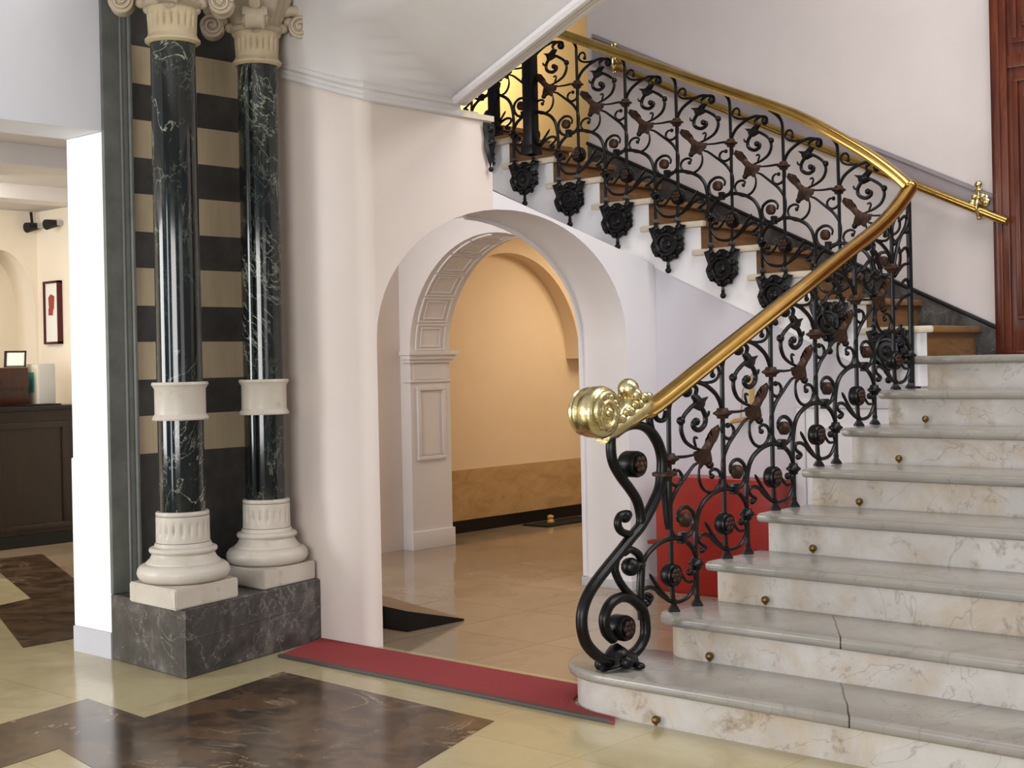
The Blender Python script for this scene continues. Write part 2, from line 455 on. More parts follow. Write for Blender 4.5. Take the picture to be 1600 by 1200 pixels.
for k in range(6):
    b.bm.faces.new((rows[k][-1], top[k], top[k + 1], rows[k + 1][-1])); b.bm.faces.new((rows[k][0], rows[k + 1][0], tl[k + 1], tl[k])); b.bm.faces.new((top[k], tl[k], tl[k + 1], top[k + 1]))
b.bm.faces.new(rows[0] + [top[0], tl[0]]); b.bm.faces.new(rows[-1][::-1] + [tl[-1], top[-1]])
struct(b.obj('ceiling', M['grey_ceiling'], smooth=75), 'grey white sloping ceiling left of the stairwell')
slab('ceiling', [(-14, -4, 3.9), (3, -4, 3.9), (3, 3.4, 3.9), (-14, 3.4, 3.9)], (0, 0, .1), M['lavender'])

# stairwell walls
YB, YS2 = 7.30, 6.70
slab('wall_back', [(-5.86, YB, 0), (1.5, YB, 0), (1.5, YB, 5.6), (-5.86, YB, 5.6)], (0, .2, 0), M['upper'], label='mauve white back wall of the stairwell')
slab('wall_far', [(-8.6, 7.8, 2.47), (-5.2, 7.8, 2.47), (-5.2, 7.8, 5.6), (-8.6, 7.8, 5.6)], (0, .15, 0), M['yellow'], label='yellow lit wall beyond the landing')
slab('wall_far', [(-8.6, 6.72, 2.9), (-8.6, 7.8, 2.9), (-8.6, 7.8, 5.6), (-8.6, 6.72, 5.6)], (-.15, 0, 0), M['yellow'])
slab('floor', [(-8.6, 7.3, 2.80), (-6.6, 7.3, 2.80), (-6.6, 7.8, 2.80), (-8.6, 7.8, 2.80)], (0, 0, .14), M['stairwood'])
slab('floor', [(-8.6, 6.72, 2.80), (-6.45, 6.72, 2.80), (-6.45, 7.3, 2.80), (-8.6, 7.3, 2.80)], (0, 0, .14), M['stairwood'])
# wall below the upper flight
sl = lambda x: 2.42 - (x + 6.1) * .455            # lower edge of the white stringer at x
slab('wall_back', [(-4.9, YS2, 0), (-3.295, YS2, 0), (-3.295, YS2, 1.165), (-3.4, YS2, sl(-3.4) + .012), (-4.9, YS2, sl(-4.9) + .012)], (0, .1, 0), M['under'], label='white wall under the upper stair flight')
b = MB()                                                         # baseboard of dark marble up the stairs
sk = lambda x: 1.45 + (-3.05 - x) * .475
b.prism([(-3.08, YB - .02, 1.32), (-3.08, YB - .02, sk(-3.08)), (-5.86, YB - .02, sk(-5.86)), (-5.86, YB - .02, sk(-5.86) - .75), (-3.3, YB - .02, 1.2)], (0, .018, 0))
struct(b.obj('baseboard_back', M['ped'], smooth=0), 'dark marble skirting rising along the stair wall')
b = MB()
b.tube([(-3.08, YB - .024, sk(-3.08)), (-5.86, YB - .024, sk(-5.86))], .012)
struct(b.obj('trim_8', M['black']), 'black edge on the marble skirting')
gb = lambda x: 2.165 + (-3.06 - x) * .49  # top of a grey strip that stands for the rail's shadow on the wall
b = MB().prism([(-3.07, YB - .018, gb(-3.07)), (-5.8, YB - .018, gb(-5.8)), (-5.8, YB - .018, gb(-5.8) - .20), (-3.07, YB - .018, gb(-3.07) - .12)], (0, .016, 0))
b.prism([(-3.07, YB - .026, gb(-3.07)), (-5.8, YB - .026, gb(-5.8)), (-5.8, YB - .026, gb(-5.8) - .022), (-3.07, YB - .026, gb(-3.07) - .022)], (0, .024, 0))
struct(b.obj('trim_9', M['band'], smooth=0), 'grey strip for the rail shadow on the stair wall above the brass rail')

# corridor behind the big arch
slab('wall_corridor', [(-7.62, 4.8, 0), (-7.62, 6.9, 0), (-7.62, 6.9, 2.33), (-7.62, 4.8, 2.33)], (.30, 0, 0), M['pink'], label='cream corridor wall behind the big arch')
# transverse arch
TC, TR, TS = -6.42, .80, 1.41
ta = [(TC + TR * math.cos(PI - PI * i / 32), TS + TR * math.sin(PI - PI * i / 32)) for i in range(33)]
pts = [(-7.62, 0), (-7.22, 0)] + ta + [(-5.62, 0), (-5.25, 0), (-5.25, 2.02), (-6.05, 2.36), (-7.62, 2.36)]
struct(MB().prism([(x, 6.90, z) for x, z in pts], (0, .40, 0)).obj('wall_corridor', M['white'], smooth=25), 'white cross wall with the coffered inner arch')
# mouldings: capital, pilaster panel, coffers, plinth
b = MB()
for z0, z1, o_ in ((1.395, 1.425, .05), (1.365, 1.397, .035), (1.34, 1.367, .02), (1.20, 1.215, .012), (0, .13, .014)):
    b.box((-7.28 - (0 if z0 else .0), 6.90 - o_, z0), (-7.22 + o_, 7.30 + o_, z1), .003)
b.box((-7.224, 6.93, 1.22), (-7.214, 7.27, 1.335))
def frame_pts(b, c, w, bar, d):      # picture-frame moulding on the pilaster face x = -7.22
    (y0, z0), (y1, z1) = c, w
    for q in (((y0, z0), (y1, z0 + bar)), ((y0, z1 - bar), (y1, z1)), ((y0, z0 + bar), (y0 + bar, z1 - bar)), ((y1 - bar, z0 + bar), (y1, z1 - bar))):
        b.box((-7.225, q[0][0], q[0][1]), (-7.22 + d, q[1][0], q[1][1]), .003)
frame_pts(b, (6.96, .64), (7.24, 1.17), .03, .014)
for i in range(6):                   # six coffers up the intrados
    a0 = PI - (.03 + i * .255); a1 = a0 - .225
    def q(a, y, d): return (TC + (TR - d) * math.cos(a), y, TS + (TR - d) * math.sin(a))
    for (ya, yb) in ((6.95, 6.965), (7.235, 7.25)):
        b.tube([q(a0 + (a1 - a0) * k / 5, (ya + yb) / 2, .003) for k in range(6)], .009, 6)
    for (ya, yb) in ((7.0, 7.01), (7.19, 7.2)):
        b.tube([q(a0 - .03 + (a1 - a0 + .06) * k / 5, (ya + yb) / 2, .002) for k in range(6)], .006, 6)
    for aa, yy in ((a0, (6.955, 7.245)), (a1, (6.955, 7.245)), (a0 - .03, (7.005, 7.195)), (a1 + .03, (7.005, 7.195))):
        b.tube([q(aa, yy[0], .003), q(aa, yy[1], .003)], .008, 6)
struct(b.obj('trim_10', M['white']), 'white pilaster capital, panel and coffer mouldings of the inner arch')
# apricot room wall with a blind arch
RC, RR, RS = 8.33, .86, 1.35
ra = [(RC + RR * math.cos(PI * i / 32), RS + RR * math.sin(PI * i / 32)) for i in range(33)]
pts = ra + [(7.30, 1.35), (7.30, 2.45), (12, 2.45), (12, 1.35)]
struct(MB().prism([(-7.53, y, z) for y, z in pts], (-.16, 0, 0)).obj('wall_corridor', M['orange'], smooth=25), 'apricot wall with a blind arch')
slab('wall_corridor', [(-7.68, 7.2, 0), (-7.68, 12, 0), (-7.68, 12, 2.4), (-7.68, 7.2, 2.4)], (-.1, 0, 0), M['orange'], label='apricot back of the blind arch')
slab('trim_11', [(-7.66, 7.30, .095), (-7.66, 12, .095), (-7.66, 12, .49), (-7.66, 7.30, .49)], (-.1, 0, 0), M['travertine'], label='tan stone dado of the apricot room')
slab('baseboard_corridor', [(-7.645, 7.31, 0), (-7.645, 12, 0), (-7.645, 12, .095), (-7.645, 7.31, .095)], (-.1, 0, 0), M['black'])
slab('wall_corridor', [(-7.9, 12, 0), (-5.8, 12, 0), (-5.8, 12, 2.4), (-7.9, 12, 2.4)], (0, .1, 0), M['orange'])
slab('wall_corridor', [(-5.86, 7.5, 0), (-5.86, 12, 0), (-5.86, 12, 2.4), (-5.86, 7.5, 2.4)], (.1, 0, 0), M['orange'])
# corridor ceilings
b = MB()
g = [[(-7.62, y, 2.33), (-6.08, y, 2.33), (-5.25, y, z)] for y, z in ((4.75, 2.13), (5.55, 2.13), (6.7, 2.0), (6.9, 1.99))]
for dz in (0, .03):
    vv = [[b.bm.verts.new((p[0], p[1], p[2] + dz)) for p in r] for r in g]
    for i in range(3):
        for j in range(2): b.bm.faces.new((vv[i][j], vv[i + 1][j], vv[i + 1][j + 1], vv[i][j + 1]))
struct(b.obj('ceiling', M['white'], smooth=20), 'corridor ceiling behind the big arch')
slab('ceiling', [(-7.75, 7.3, 2.40), (-5.86, 7.3, 2.40), (-5.86, 12, 2.40), (-7.75, 12, 2.40)], (0, 0, .06), M['orange'], label='apricot room ceiling')

# reception beyond the left opening
slab('wall_reception', [(-11.1, -4, 0), (-11.1, 3.95, 0), (-11.1, 3.95, 2.75), (-11.1, -4, 2.75)], (-.4, 0, 0), M['cream'])
NC, NR, NS = 5.86, .31, 1.82
na = [(NC + NR * math.cos(PI * i / 20), NS + .55 * math.sin(PI * i / 20)) for i in range(21)]
pts = [(NC + NR, 1.0)] + na + [(NC - NR, 1.0), (NC - NR, 0), (3.95, 0), (3.95, 2.75), (6.3, 2.75), (6.3, 0), (NC + NR, 0)]
struct(MB().prism([(-11.1, y, z) for y, z in pts], (-.4, 0, 0)).obj('wall_reception', M['cream'], smooth=25), 'cream reception wall with an arched niche')
slab('wall_reception', [(-11.42, 5.2, 0), (-11.42, 6.3, 0), (-11.42, 6.3, 2.7), (-11.42, 5.2, 2.7)], (-.05, 0, 0), M['cream'], label='back of the arched niche')
slab('wall_reception', [(-11.5, 6.2, 0), (-7.62, 6.2, 0), (-7.62, 6.2, 2.75), (-11.5, 6.2, 2.75)], (0, .2, 0), M['cream'], label='cream end wall of the reception')
slab('ceiling', [(-11.5, -4, 2.71), (-6.03, -4, 2.71), (-6.03, 6.4, 2.71), (-11.5, 6.4, 2.71)], (0, 0, .2), M['grey_ceiling'])
b = MB().box((-8.1, -4, 2.58), (-7.8, 6.2, 2.712), .01)
b.box((-9.75, -4, 2.60), (-9.5, 6.2, 2.712), .01)
struct(b.obj('trim_12', M['white']), 'ceiling beams of the reception')
# ------------------------------------------------------------------ columns
ped = MB()
PQ = [(-5.074, 3.483), (-5.262, 4.397), (-5.765, 4.397), (-5.765, 3.665), (-5.711, 3.521)]
ped.prism([(x, y, 0) for x, y in PQ], (0, 0, .30))
bmesh.ops.bevel(ped.bm, geom=[e for e in ped.bm.edges], offset=.006, segments=1, affect='EDGES')
for z in (.165,):
    ped.tube([(-5.0735, 3.4825, z), (-5.2615, 4.39, z + .02)], .0035, 6)
ped = tag(ped.obj('column_pedestal', M['ped'], smooth=20), 'low dark grey marble pedestal block under the two green columns', 'pedestal')

def column(cx, cy, r, pl, label):
    t = tag(empty('marble_column', (cx, cy, .30)), label, 'column', 'green marble columns')
    e1 = Vector((-.2, .98, 0)); e2 = Vector((-.99, .06, 0)); h = .198 * r / .102
    c = Vector((cx, cy, .302)); b = MB()
    b.prism([c + e1 * (h * i) + e2 * (h * j) for i, j in ((-1, -1), (1, -1), (1, 1), (-1, 1))], (0, 0, .088))
    bmesh.ops.bevel(b.bm, geom=list(b.bm.edges), offset=.006, segments=2, affect='EDGES')
    b.obj('plinth', M['base'], t)
    k = r / .102
    tor = lambda r0, rad, z0, n=9: [((r0 + rad * math.cos(a)) * k, z0 + rad * 1.0 * math.sin(a)) for a in [-PI / 2 + PI * i / (n - 1) for i in range(n)]]
    b = MB().lathe([(.02, .39), (.16 * k, .39)] + tor(.165, .04, .43) + [(.165 * k, .472), (.162 * k, .478), (.148 * k, .49), (.137 * k, .512)] + tor(.137, .014, .528)
                   + [(.128 * k, .545), (.123 * k, .56), (.02, .56)], (cx, cy, 0), 48)
    b.obj('base', M['base'], t)
    fl = lambda n, d: (lambda a, h: 1 - d * max(0, math.cos(n * a)) ** 2)
    def drum(z0, z1, ra, rb, mat, nm, dp=.07):
        b = MB(); f = fl(20, dp); g = lambda a, h: f(a, h) if z0 + .028 < h < z1 - .028 else 1
        n = 9; prof = [(.02, z0)] + [((ra + (rb - ra) * i / n) * k, z0 + (z1 - z0) * i / n) for i in range(n + 1)] + [(.02, z1)]
        b.lathe(prof, (cx, cy, 0), 120, mod=g)
        return b.obj(nm, mat, t, 50)
    drum(.562, .678, .119, .118, M['base'], 'fluted_drum')
    b = MB().lathe([(.02, .68), (.116 * k, .68), (.119 * k, .688), (.116 * k, .698), (.105 * k, .70), (.02, .70)], (cx, cy, 0), 48).obj('ring', M['base'], t)
    b = MB().lathe([(.02, .70), (r, .70), (r, 1.115), (.02, 1.115)], (cx, cy, 0), 64).obj('lower_shaft', M['green'], t)
    b = MB().lathe([(.02, 1.106), (.122 * k, 1.106), (.125 * k, 1.112), (.121 * k, 1.122), (.113 * k, 1.132), (.113 * k, 1.245), (.121 * k, 1.257), (.126 * k, 1.264), (.123 * k, 1.275), (.02, 1.275)], (cx, cy, 0), 48).obj('band', M['base'], t)
    n = 12
    b = MB().lathe([(.02, 1.274)] + [(r * (1 - .03 * i / n), 1.274 + 1.516 * i / n) for i in range(n + 1)] + [(.02, 2.79)], (cx, cy, 0), 64).obj('upper_shaft', M['green'], t)
    b = MB().lathe([(.02, 2.785), (.108 * k, 2.785), (.122 * k, 2.795), (.122 * k, 2.805), (.113 * k, 2.815), (.108 * k, 2.825), (.02, 2.825)], (cx, cy, 0), 48).obj('ring', M['drum'], t)
    drum(2.822, 2.945, .106, .113, M['drum'], 'fluted_drum', .11)
    # capital: bell with leaves, four corner scrolls, abacus
    leaf = lambda a, h: 1 + .10 * max(0, math.cos(8 * a)) * min(1, max(0, (h - 2.95) / .05))
    b = MB().lathe([(.02, 2.942), (.112 * k, 2.942), (.128 * k, 2.95), (.134 * k, 2.962), (.115 * k, 2.975), (.135 * k, 3.03), (.165 * k, 3.10), (.16 * k, 3.13), (.12 * k, 3.17), (.155 * k, 3.22), (.02, 3.22)], (cx, cy, 0), 64, mod=leaf)
    cap = b.obj('capital', M['cap'], t, 60)
    for q in range(4):
        a = PI / 4 + q * PI / 2 + .1; ra = Vector((math.cos(a), math.sin(a), 0)); ta_ = Vector((-ra.y, ra.x, 0))
        b = MB(); cc = Vector((cx, cy, 2.972)) + ra * .218 * k
        mt = Matrix((ra, Vector((0, 0, 1)), ta_)).transposed().to_4x4(); mt.translation = cc
        prof = [(.004, -.048), (.05, -.048), (.056, -.04), (.048, -.02), (.046, .02), (.056, .04), (.05, .048), (.004, .048)]
        bb = MB(); bb.lathe(prof, (0, 0, 0), 24)
        for s_ in (-1, 1):
            sp = [(math.cos(th) * (.05 - .0036 * th), math.sin(th) * (.05 - .0036 * th), s_ * .05) for th in [i * .45 for i in range(26)]]
            bb.tube(sp, .0085, 6); bb.ball((0, 0, s_ * .052), .013)
        bmesh.ops.transform(bb.bm, matrix=mt, verts=bb.bm.verts)
        st = [cc + ra * (-.13) + Vector((0, 0, .02)), cc + ra * (-.09) + Vector((0, 0, .07)), cc + ra * (-.02) + Vector((0, 0, .085)), cc + ra * .03 + Vector((0, 0, .06))]
        bb.tube(spl(st, 4), .028, 8)
        for j in range(3):
            bb.ball(cc + ra * (-.12 + .035 * j) + Vector((0, 0, -.03 + .03 * j)), .03, (1, 1, .8))
        bb.obj('corner_scroll', M['cap'], cap, 60)
    b = MB(); ab_ = []
    for q in range(4):
        a = q * PI / 2 + .1
        for i in range(7):
            u = -1 + i / 3; rad = .17 + .05 * u * u; ab_.append((cx + math.cos(a) * rad - math.sin(a) * u * .2, cy + math.sin(a) * rad + math.cos(a) * u * .2, 3.22))
    b.prism(ab_, (0, 0, .07)); b.obj('abacus', M['cap'], t)
    return t
column(-5.30, 3.64, .102, 0, 'nearer left green-black veined marble column on the pedestal corner')
column(-5.418, 4.20, .0975, 0, 'farther right green-black veined marble column next to the pink wall')

# ------------------------------------------------------------------ lower marble stairs
RS_, T1 = .165, .372
NY = lambda i: 4.43 + T1 * (i - 2)
XE, XR_ = -3.287, 1.2
st1 = tag(empty('marble_staircase', (-2.0, 4.06, 0)), 'lower flight of wide worn white marble steps with rounded bottom step', 'staircase')
def outline(i, d):
    """plan of step i inset by d from the nosing, counter-clockwise from the right front"""
    y0 = NY(i) + d; yb = NY(i + 1) + .04
    if i == 1:
        rx, ry = .31 - d, .252 - d
        pts = [(XR_, y0)] + [(-3.25 + rx * math.cos(a), 4.31 + ry * math.sin(a)) for a in [-PI / 2 - PI * k / 20 for k in range(21)]] + [(XR_, 4.31 + ry)]
        return pts
    if i == 2:
        r = .13
        xl = -3.315 + d
        return [(XR_, y0)] + [(xl + r + r * math.cos(a), y0 + r + r * math.sin(a)) for a in [-PI / 2 - PI / 2 * k / 8 for k in range(9)]] + [(xl, yb), (XR_, yb)]
    xe = XE + {4: .018, 5: .022, 6: .022, 7: .022}.get(i, 0)
    return [(XR_, y0), (xe + d, y0), (xe + d, yb), (XR_, yb)]
def gx(px, i):      # where the brass eyes stand on each riser
    return px
eye_x = {1: -3.02, 2: -3.035, 3: -3.015, 4: -3.01, 5: -2.99, 6: -2.985, 7: -3.03}
for i in range(1, 9):
    z = RS_ * i
    b = MB(); o = outline(i, .035)
    if i == 8: o = [(XR_, NY(8) + .035), (XE + .05, NY(8) + .035), (XE + .05, YB - .004), (XR_, YB - .004)]
    b.prism([(x, y, .0 if i < 8 else .6) for x, y in o], (0, 0, z - .04 - (0 if i < 8 else .6)))
    stp = b.obj('step', M['riser'], st1, 30)
    b = MB(); o = outline(i, 0)
    if i == 8: o = [(XR_, NY(8)), (XE, NY(8)), (XE, 6.692), (-3.19, 6.692), (-3.19, YB - .004), (XR_, YB - .004)]
    b.prism([(x, y, z - .042) for x, y in o], (0, 0, .042))
    es = [e for e in b.bm.edges if not (abs(e.verts[0].co.x - XR_) < .001 and abs(e.verts[1].co.x - XR_) < .001) and abs(e.verts[0].co.z - e.verts[1].co.z) < .001
          and len([f for f in e.link_faces if abs(f.normal.z) < .5]) >= 1]
    b.bm.normal_update()
    es = [e for e in b.bm.edges if len(e.link_faces) == 2 and abs(abs(e.link_faces[0].normal.z) - abs(e.link_faces[1].normal.z)) > .5]
    bmesh.ops.bevel(b.bm, geom=es, offset=.016, segments=4, affect='EDGES', profile=.5)
    tr = b.obj('tread', M['tread'], stp, 40)
    if i in eye_x:
        b = MB(); y = NY(i) + .035
        b.ball((eye_x[i], y - .018, z - .165 + .028), .016, n=12); b.tube([(eye_x[i], y + .003, z - .137), (eye_x[i], y - .018, z - .137)], .008)
        b.tube([(eye_x[i], y - .018, z - .137), (eye_x[i], y - .018, z - .158)], .006)
        e = b.obj('carpet_rod_eye', M['bronze'], stp)
# ------------------------------------------------------------------ upper flight
st2 = tag(empty('staircase', (-4.6, 6.9, 1.32)), 'upper stair flight with white cut string and brown wooden risers', 'staircase')
XS = [-3.20, -3.535, -3.865, -4.20]
XK = lambda k: XS[k - 1] if k < 5 else -4.20 - .3675 * (k - 4)
ZK = lambda k: 1.32 if k < 1 else 1.474 if k == 1 else 1.302 + .164 * k
pts = [(-3.20, 1.165), (-3.20, 1.32)]
for k in range(1, 11):
    pts += [(XK(k), ZK(k) - .036), (XK(k + 1), ZK(k) - .036)]
pts[-1] = (-6.75, ZK(10) - .036)
pts += [(-6.75, sl(-6.75)), (-3.4, sl(-3.4)), (-3.30, 1.165)]
MB().prism([(x, YS2 - .004, z) for x, z in pts], (0, .07, 0)).obj('stringer', M['stairwhite'], st2, smooth=0)
for k in range(1, 11):
    z0, z1 = ZK(k - 1), ZK(k)
    MB().box((XK(k) - .03, YS2 - .003, z0), (XK(k) + .002, YB - .002, z1 - .034), .0).obj('riser', M['stairwood'], st2, smooth=0)
    xb = XK(k + 1) - .002 if k < 10 else -6.44
    tr = MB().box((xb, YS2 - .002, z1 - .036), (XK(k) + .04, YB - .002, z1), .010).obj('tread', M['stairwood'], st2)
    MB().box((xb - .045, YS2 - .04, z1 - .036), (XK(k) + .041, YS2 - .0025, z1), .012).obj('tread_end', M['cream_edge'], tr)
MB().prism([(-3.2, YS2 + .08, 1.2), (-3.2, YS2 + .08, 1.3), (-6.7, YS2 + .08, 2.85), (-6.7, YS2 + .08, sl(-6.7)), (-3.6, YS2 + .08, sl(-3.6))], (0, YB - YS2 - .1, 0)).obj('soffit', M['white'], st2, smooth=0)
# ------------------------------------------------------------------ wrought iron: one bay of the pattern, local axes p (along, uphill), d (across), q (up)
to = lambda p, d, q: Vector((p, d, q))
def cv(b, pts, r, e0=.65, e1=.65, k=6, flat=(1, 1), n=8):
    pp = spl([(p, 0, q) for p, q in pts], k); r *= .88
    b.tube(pp, taper(len(pp), r, e0, e1), n, nrm=(0, 1, 0), flat=flat)
TB = [(.0, .0), (-.012, .12), (-.012, .33), (-.012, .55), (-.010, .755), (-.004, .815), (.03, .858), (.085, .893)]
def collar(b, p, q, r, h):
    b.lathe([(.003, q - h), (r * .55, q - h), (r * .65, q - h * .5), (r, q - h * .12), (r, q + h * .12), (r * .65, q + h * .5), (r * .55, q + h), (.003, q + h)], (p, 0, 0), 10)
def foot(b, p):
    b.lathe([(.003, 0.001), (.03, 0.001), (.03, .006), (.012, .03), (.015, .038), (.012, .048), (.003, .05)], (p, 0, 0), 4)
def m_bal():
    b = MB(); pp = spl([(p, 0, q) for p, q in TB], 5); b.tube(pp, .0102, 8, nrm=(0, 1, 0)); foot(b, 0)
    return b
def m_short():
    b = MB(); b.tube([(.16, 0, .0), (.16, 0, .17)], .0108, 8); foot(b, .16); collar(b, .16, .17, .034, .025)
    return b
def m_low():
    b = MB()
    cv(b, [(-.225, .0), (-.228, .105), (-.212, .19), (-.182, .235), (-.14, .262), (-.085, .282), (-.02, .292), (.04, .285), (.09, .268), (.13, .24), (.155, .205), (.16, .17)], .012, .9, .9)
    cv(b, [(-.180, .052), (-.163, .052), (-.157, .066), (-.181, .078), (-.205, .094), (-.201, .112), (-.164, .117), (-.121, .103), (-.092, .081), (-.033, .047), (.028, .033), (.098, .043), (.138, .078), (.156, .115), (.16, .164)], .0095)
    cv(b, [(-.158, .168), (-.131, .138), (-.091, .098), (-.04, .055)], .009, .3, 1)
    cv(b, [(.04, .157), (.07, .124), (.1, .104), (.139, .104)], .008)
    cv(b, [(.113, .141), (.14, .13), (.151, .107)], .008); b.ball(to(.113, 0, .141), .016)
    b.ball(to(-.182, 0, .054), .013)
    b.box((.05, -.016, .262), (.082, .016, .308), .004)
    return b
def disc(b, c, ax, r, h):
    """black roll with a small bronze flower on each face; the flower faces get material 1"""
    b.lathe([(.003, -h), (r * .55, -h), (r * .6, -h * .8), (r * .72, -h * .82), (r * .9, -h * .9), (r, -h * .6), (r, h * .6), (r * .9, h * .9), (r * .72, h * .82), (r * .6, h * .8), (r * .55, h), (.003, h)], c, 32, ax)
    n0 = len(b.bm.faces)
    for s in (-1, 1):
        for k in range(7):
            u, v = (0, 0) if k == 6 else (r * .42 * math.cos(k * PI / 3), r * .42 * math.sin(k * PI / 3))
            p = (c[0] + s * h, c[1] + u, c[2] + v) if ax == 'x' else (c[0] + u, c[1] + s * h, c[2] + v)
            b.ball(p, r * .25, (.7, 1, 1) if ax == 'x' else (1, .7, 1), 8)
    b.bm.faces.ensure_lookup_table()
    for f in list(b.bm.faces)[n0:]: f.material_index = 1
    return b
def m_ros(): return disc(MB(), (-.014, 0, .146), 'y', .047, .026)
def m_up():
    b = MB()
    cv(b, [(-.205, .41), (-.234, .40), (-.296, .356), (-.357, .31), (-.389, .271), (-.397, .253), (-.404, .226), (-.402, .185), (-.39, .151), (-.358, .125), (-.308, .117), (-.265, .129), (-.241, .155), (-.234, .188), (-.246, .219), (-.285, .24), (-.325, .236), (-.349, .212), (-.343, .186)], .0105)
    cv(b, [(-.012, .60), (-.025, .645), (-.055, .684), (-.1, .712), (-.146, .731), (-.199, .741), (-.245, .736)], .011, 1, .6)
    cv(b, [(-.19, .742), (-.122, .737), (-.075, .741), (-.043, .755), (-.030, .777), (-.043, .8), (-.067, .803), (-.081, .787), (-.079, .768)], .008, .6, 1); b.ball(to(-.079, 0, .766), .012)
    cv(b, [(-.254, .697), (-.283, .705), (-.277, .726), (-.235, .733), (-.198, .715), (-.205, .689), (-.202, .659), (-.245, .636), (-.286, .61), (-.307, .581), (-.31, .546), (-.286, .506), (-.236, .479), (-.186, .465)], .0105)
    cv(b, [(-.21, .65), (-.165, .633), (-.139, .599), (-.146, .564), (-.187, .545), (-.222, .557), (-.226, .577), (-.203, .584)], .0125, .9, .7)
    cv(b, [(-.142, .606), (-.119, .602), (-.111, .62)], .007); cv(b, [(-.208, .475), (-.222, .503), (-.217, .516), (-.198, .512)], .007)
    b.ball(to(-.312, 0, .588), .018); b.ball(to(-.268, 0, .704), .024); b.ball(to(-.205, 0, .58), .017)
    cv(b, [(-.225, .446), (-.285, .443), (-.35, .444), (-.385, .436), (-.403, .408), (-.404, .37), (-.385, .343), (-.352, .332), (-.322, .345), (-.316, .371), (-.335, .39), (-.36, .389)], .0085)
    cv(b, [(-.187, .40), (-.194, .362), (-.184, .326), (-.154, .297), (-.108, .285), (-.06, .301), (-.036, .337), (-.05, .367), (-.085, .378), (-.113, .367), (-.1, .348)], .0085)
    b.ball(to(-.1, 0, .35), .012); b.ball(to(-.36, 0, .389), .012); b.ball(to(-.113, 0, .398), .017)
    b.puff([(-.239, .686), (-.201, .697), (-.171, .674), (-.113, .680), (-.138, .661), (-.146, .636), (-.18, .622), (-.23, .638), (-.216, .659)], .016, to)
    return b
def m_bulb():
    b = MB(); b.lathe([(.003, -.026), (.015, -.024), (.03, -.012), (.03, .012), (.015, .024), (.003, .026)], (-.298, 0, .19), 14, 'y'); return b
def m_clasp():
    b = MB(); b.puff([(-.098, .545), (-.045, .562), (-.03, .54), (-.052, .512), (-.085, .488), (-.118, .452), (-.143, .424), (-.128, .404), (-.104, .399), (-.11, .385), (-.155, .400), (-.178, .385), (-.196, .408), (-.222, .425), (-.232, .455), (-.196, .446), (-.196, .468), (-.168, .468), (-.131, .493), (-.096, .515), (-.118, .523), (-.092, .53)], .017, to)
    b.tube([(-.06, 0, .545), (-.12, 0, .48), (-.18, 0, .43)], [.010, .018, .014], 8)
    return b
def m_col():
    b = MB(); collar(b, -.012, .606, .042, .022); return b
def m_brk():
    b = MB(); c = to(.072, .0, -.115)
    out = [(-.04, -.02), (0, -.012), (.03, -.03), (.06, -.012), (.09, -.012), (.115, -.03), (.15, -.012), (.19, -.02), (.175, -.06), (.165, -.085), (.18, -.12), (.165, -.16), (.13, -.18), (.09, -.205), (.072, -.215), (.05, -.205), (.01, -.18), (-.02, -.155), (-.03, -.12), (-.015, -.085), (-.025, -.055)]
    b.puff(out, .014, to)
    for s in (-1, 1):
        ring = [(c.x + .06 * math.cos(a), s * .014, c.z + .056 * math.sin(a)) for a in [2 * PI * i / 24 for i in range(25)]]
        b.tube(ring, .011, 6, cap=False, nrm=(0, 1, 0))
        for j in range(9): b.ball((c.x + .08 * math.cos(j * .698), s * .012, c.z + .078 * math.sin(j * .698)), .016, n=8)
        b.ball((c.x, s * .012, c.z), .026, (1, .6, 1))
    b.tube([(.072, 0, -.21), (.072, 0, -.245)], .008, 6); b.ball((.072, 0, -.255), .017); b.ball((.072, 0, -.232), .011)
    bmesh.ops.transform(b.bm, matrix=Matrix.Translation((.072, 0, 0)) @ Matrix.Diagonal((1.22, 1, 1.08, 1)) @ Matrix.Translation((-.072, 0, 0)), verts=b.bm.verts)
    for p in (-.01, .16): b.tube([(p, 0, .01), (p, 0, -.06)], .012, 8); b.ball((p, 0, -.03), .02)
    return b
def m_pend():
    b = MB(); b.tube([(0, 0, -.045), (0, 0, -.075), (.004, 0, -.11), (.006, 0, -.14)], [.012, .014, .010, .005], 8); return b
PROTO = {}
def inst(key, fn, mat, parent, loc, rot, sc, name):
    if key not in PROTO:
        o = fn().obj(name, mat, None, 40); PROTO[key] = o; first = True
    else:
        o = PROTO[key].copy(); o.name = name; C.objects.link(o)
    o.parent = parent; o.matrix_parent_inverse = Matrix.Identity(4)
    if loc is None: o.location = (0, 0, 0); o.rotation_euler = (0, 0, 0); o.scale = (1, 1, 1)
    else: o.location = Vector(loc) - parent.location; o.rotation_euler = (0, 0, rot); o.scale = sc
    return o
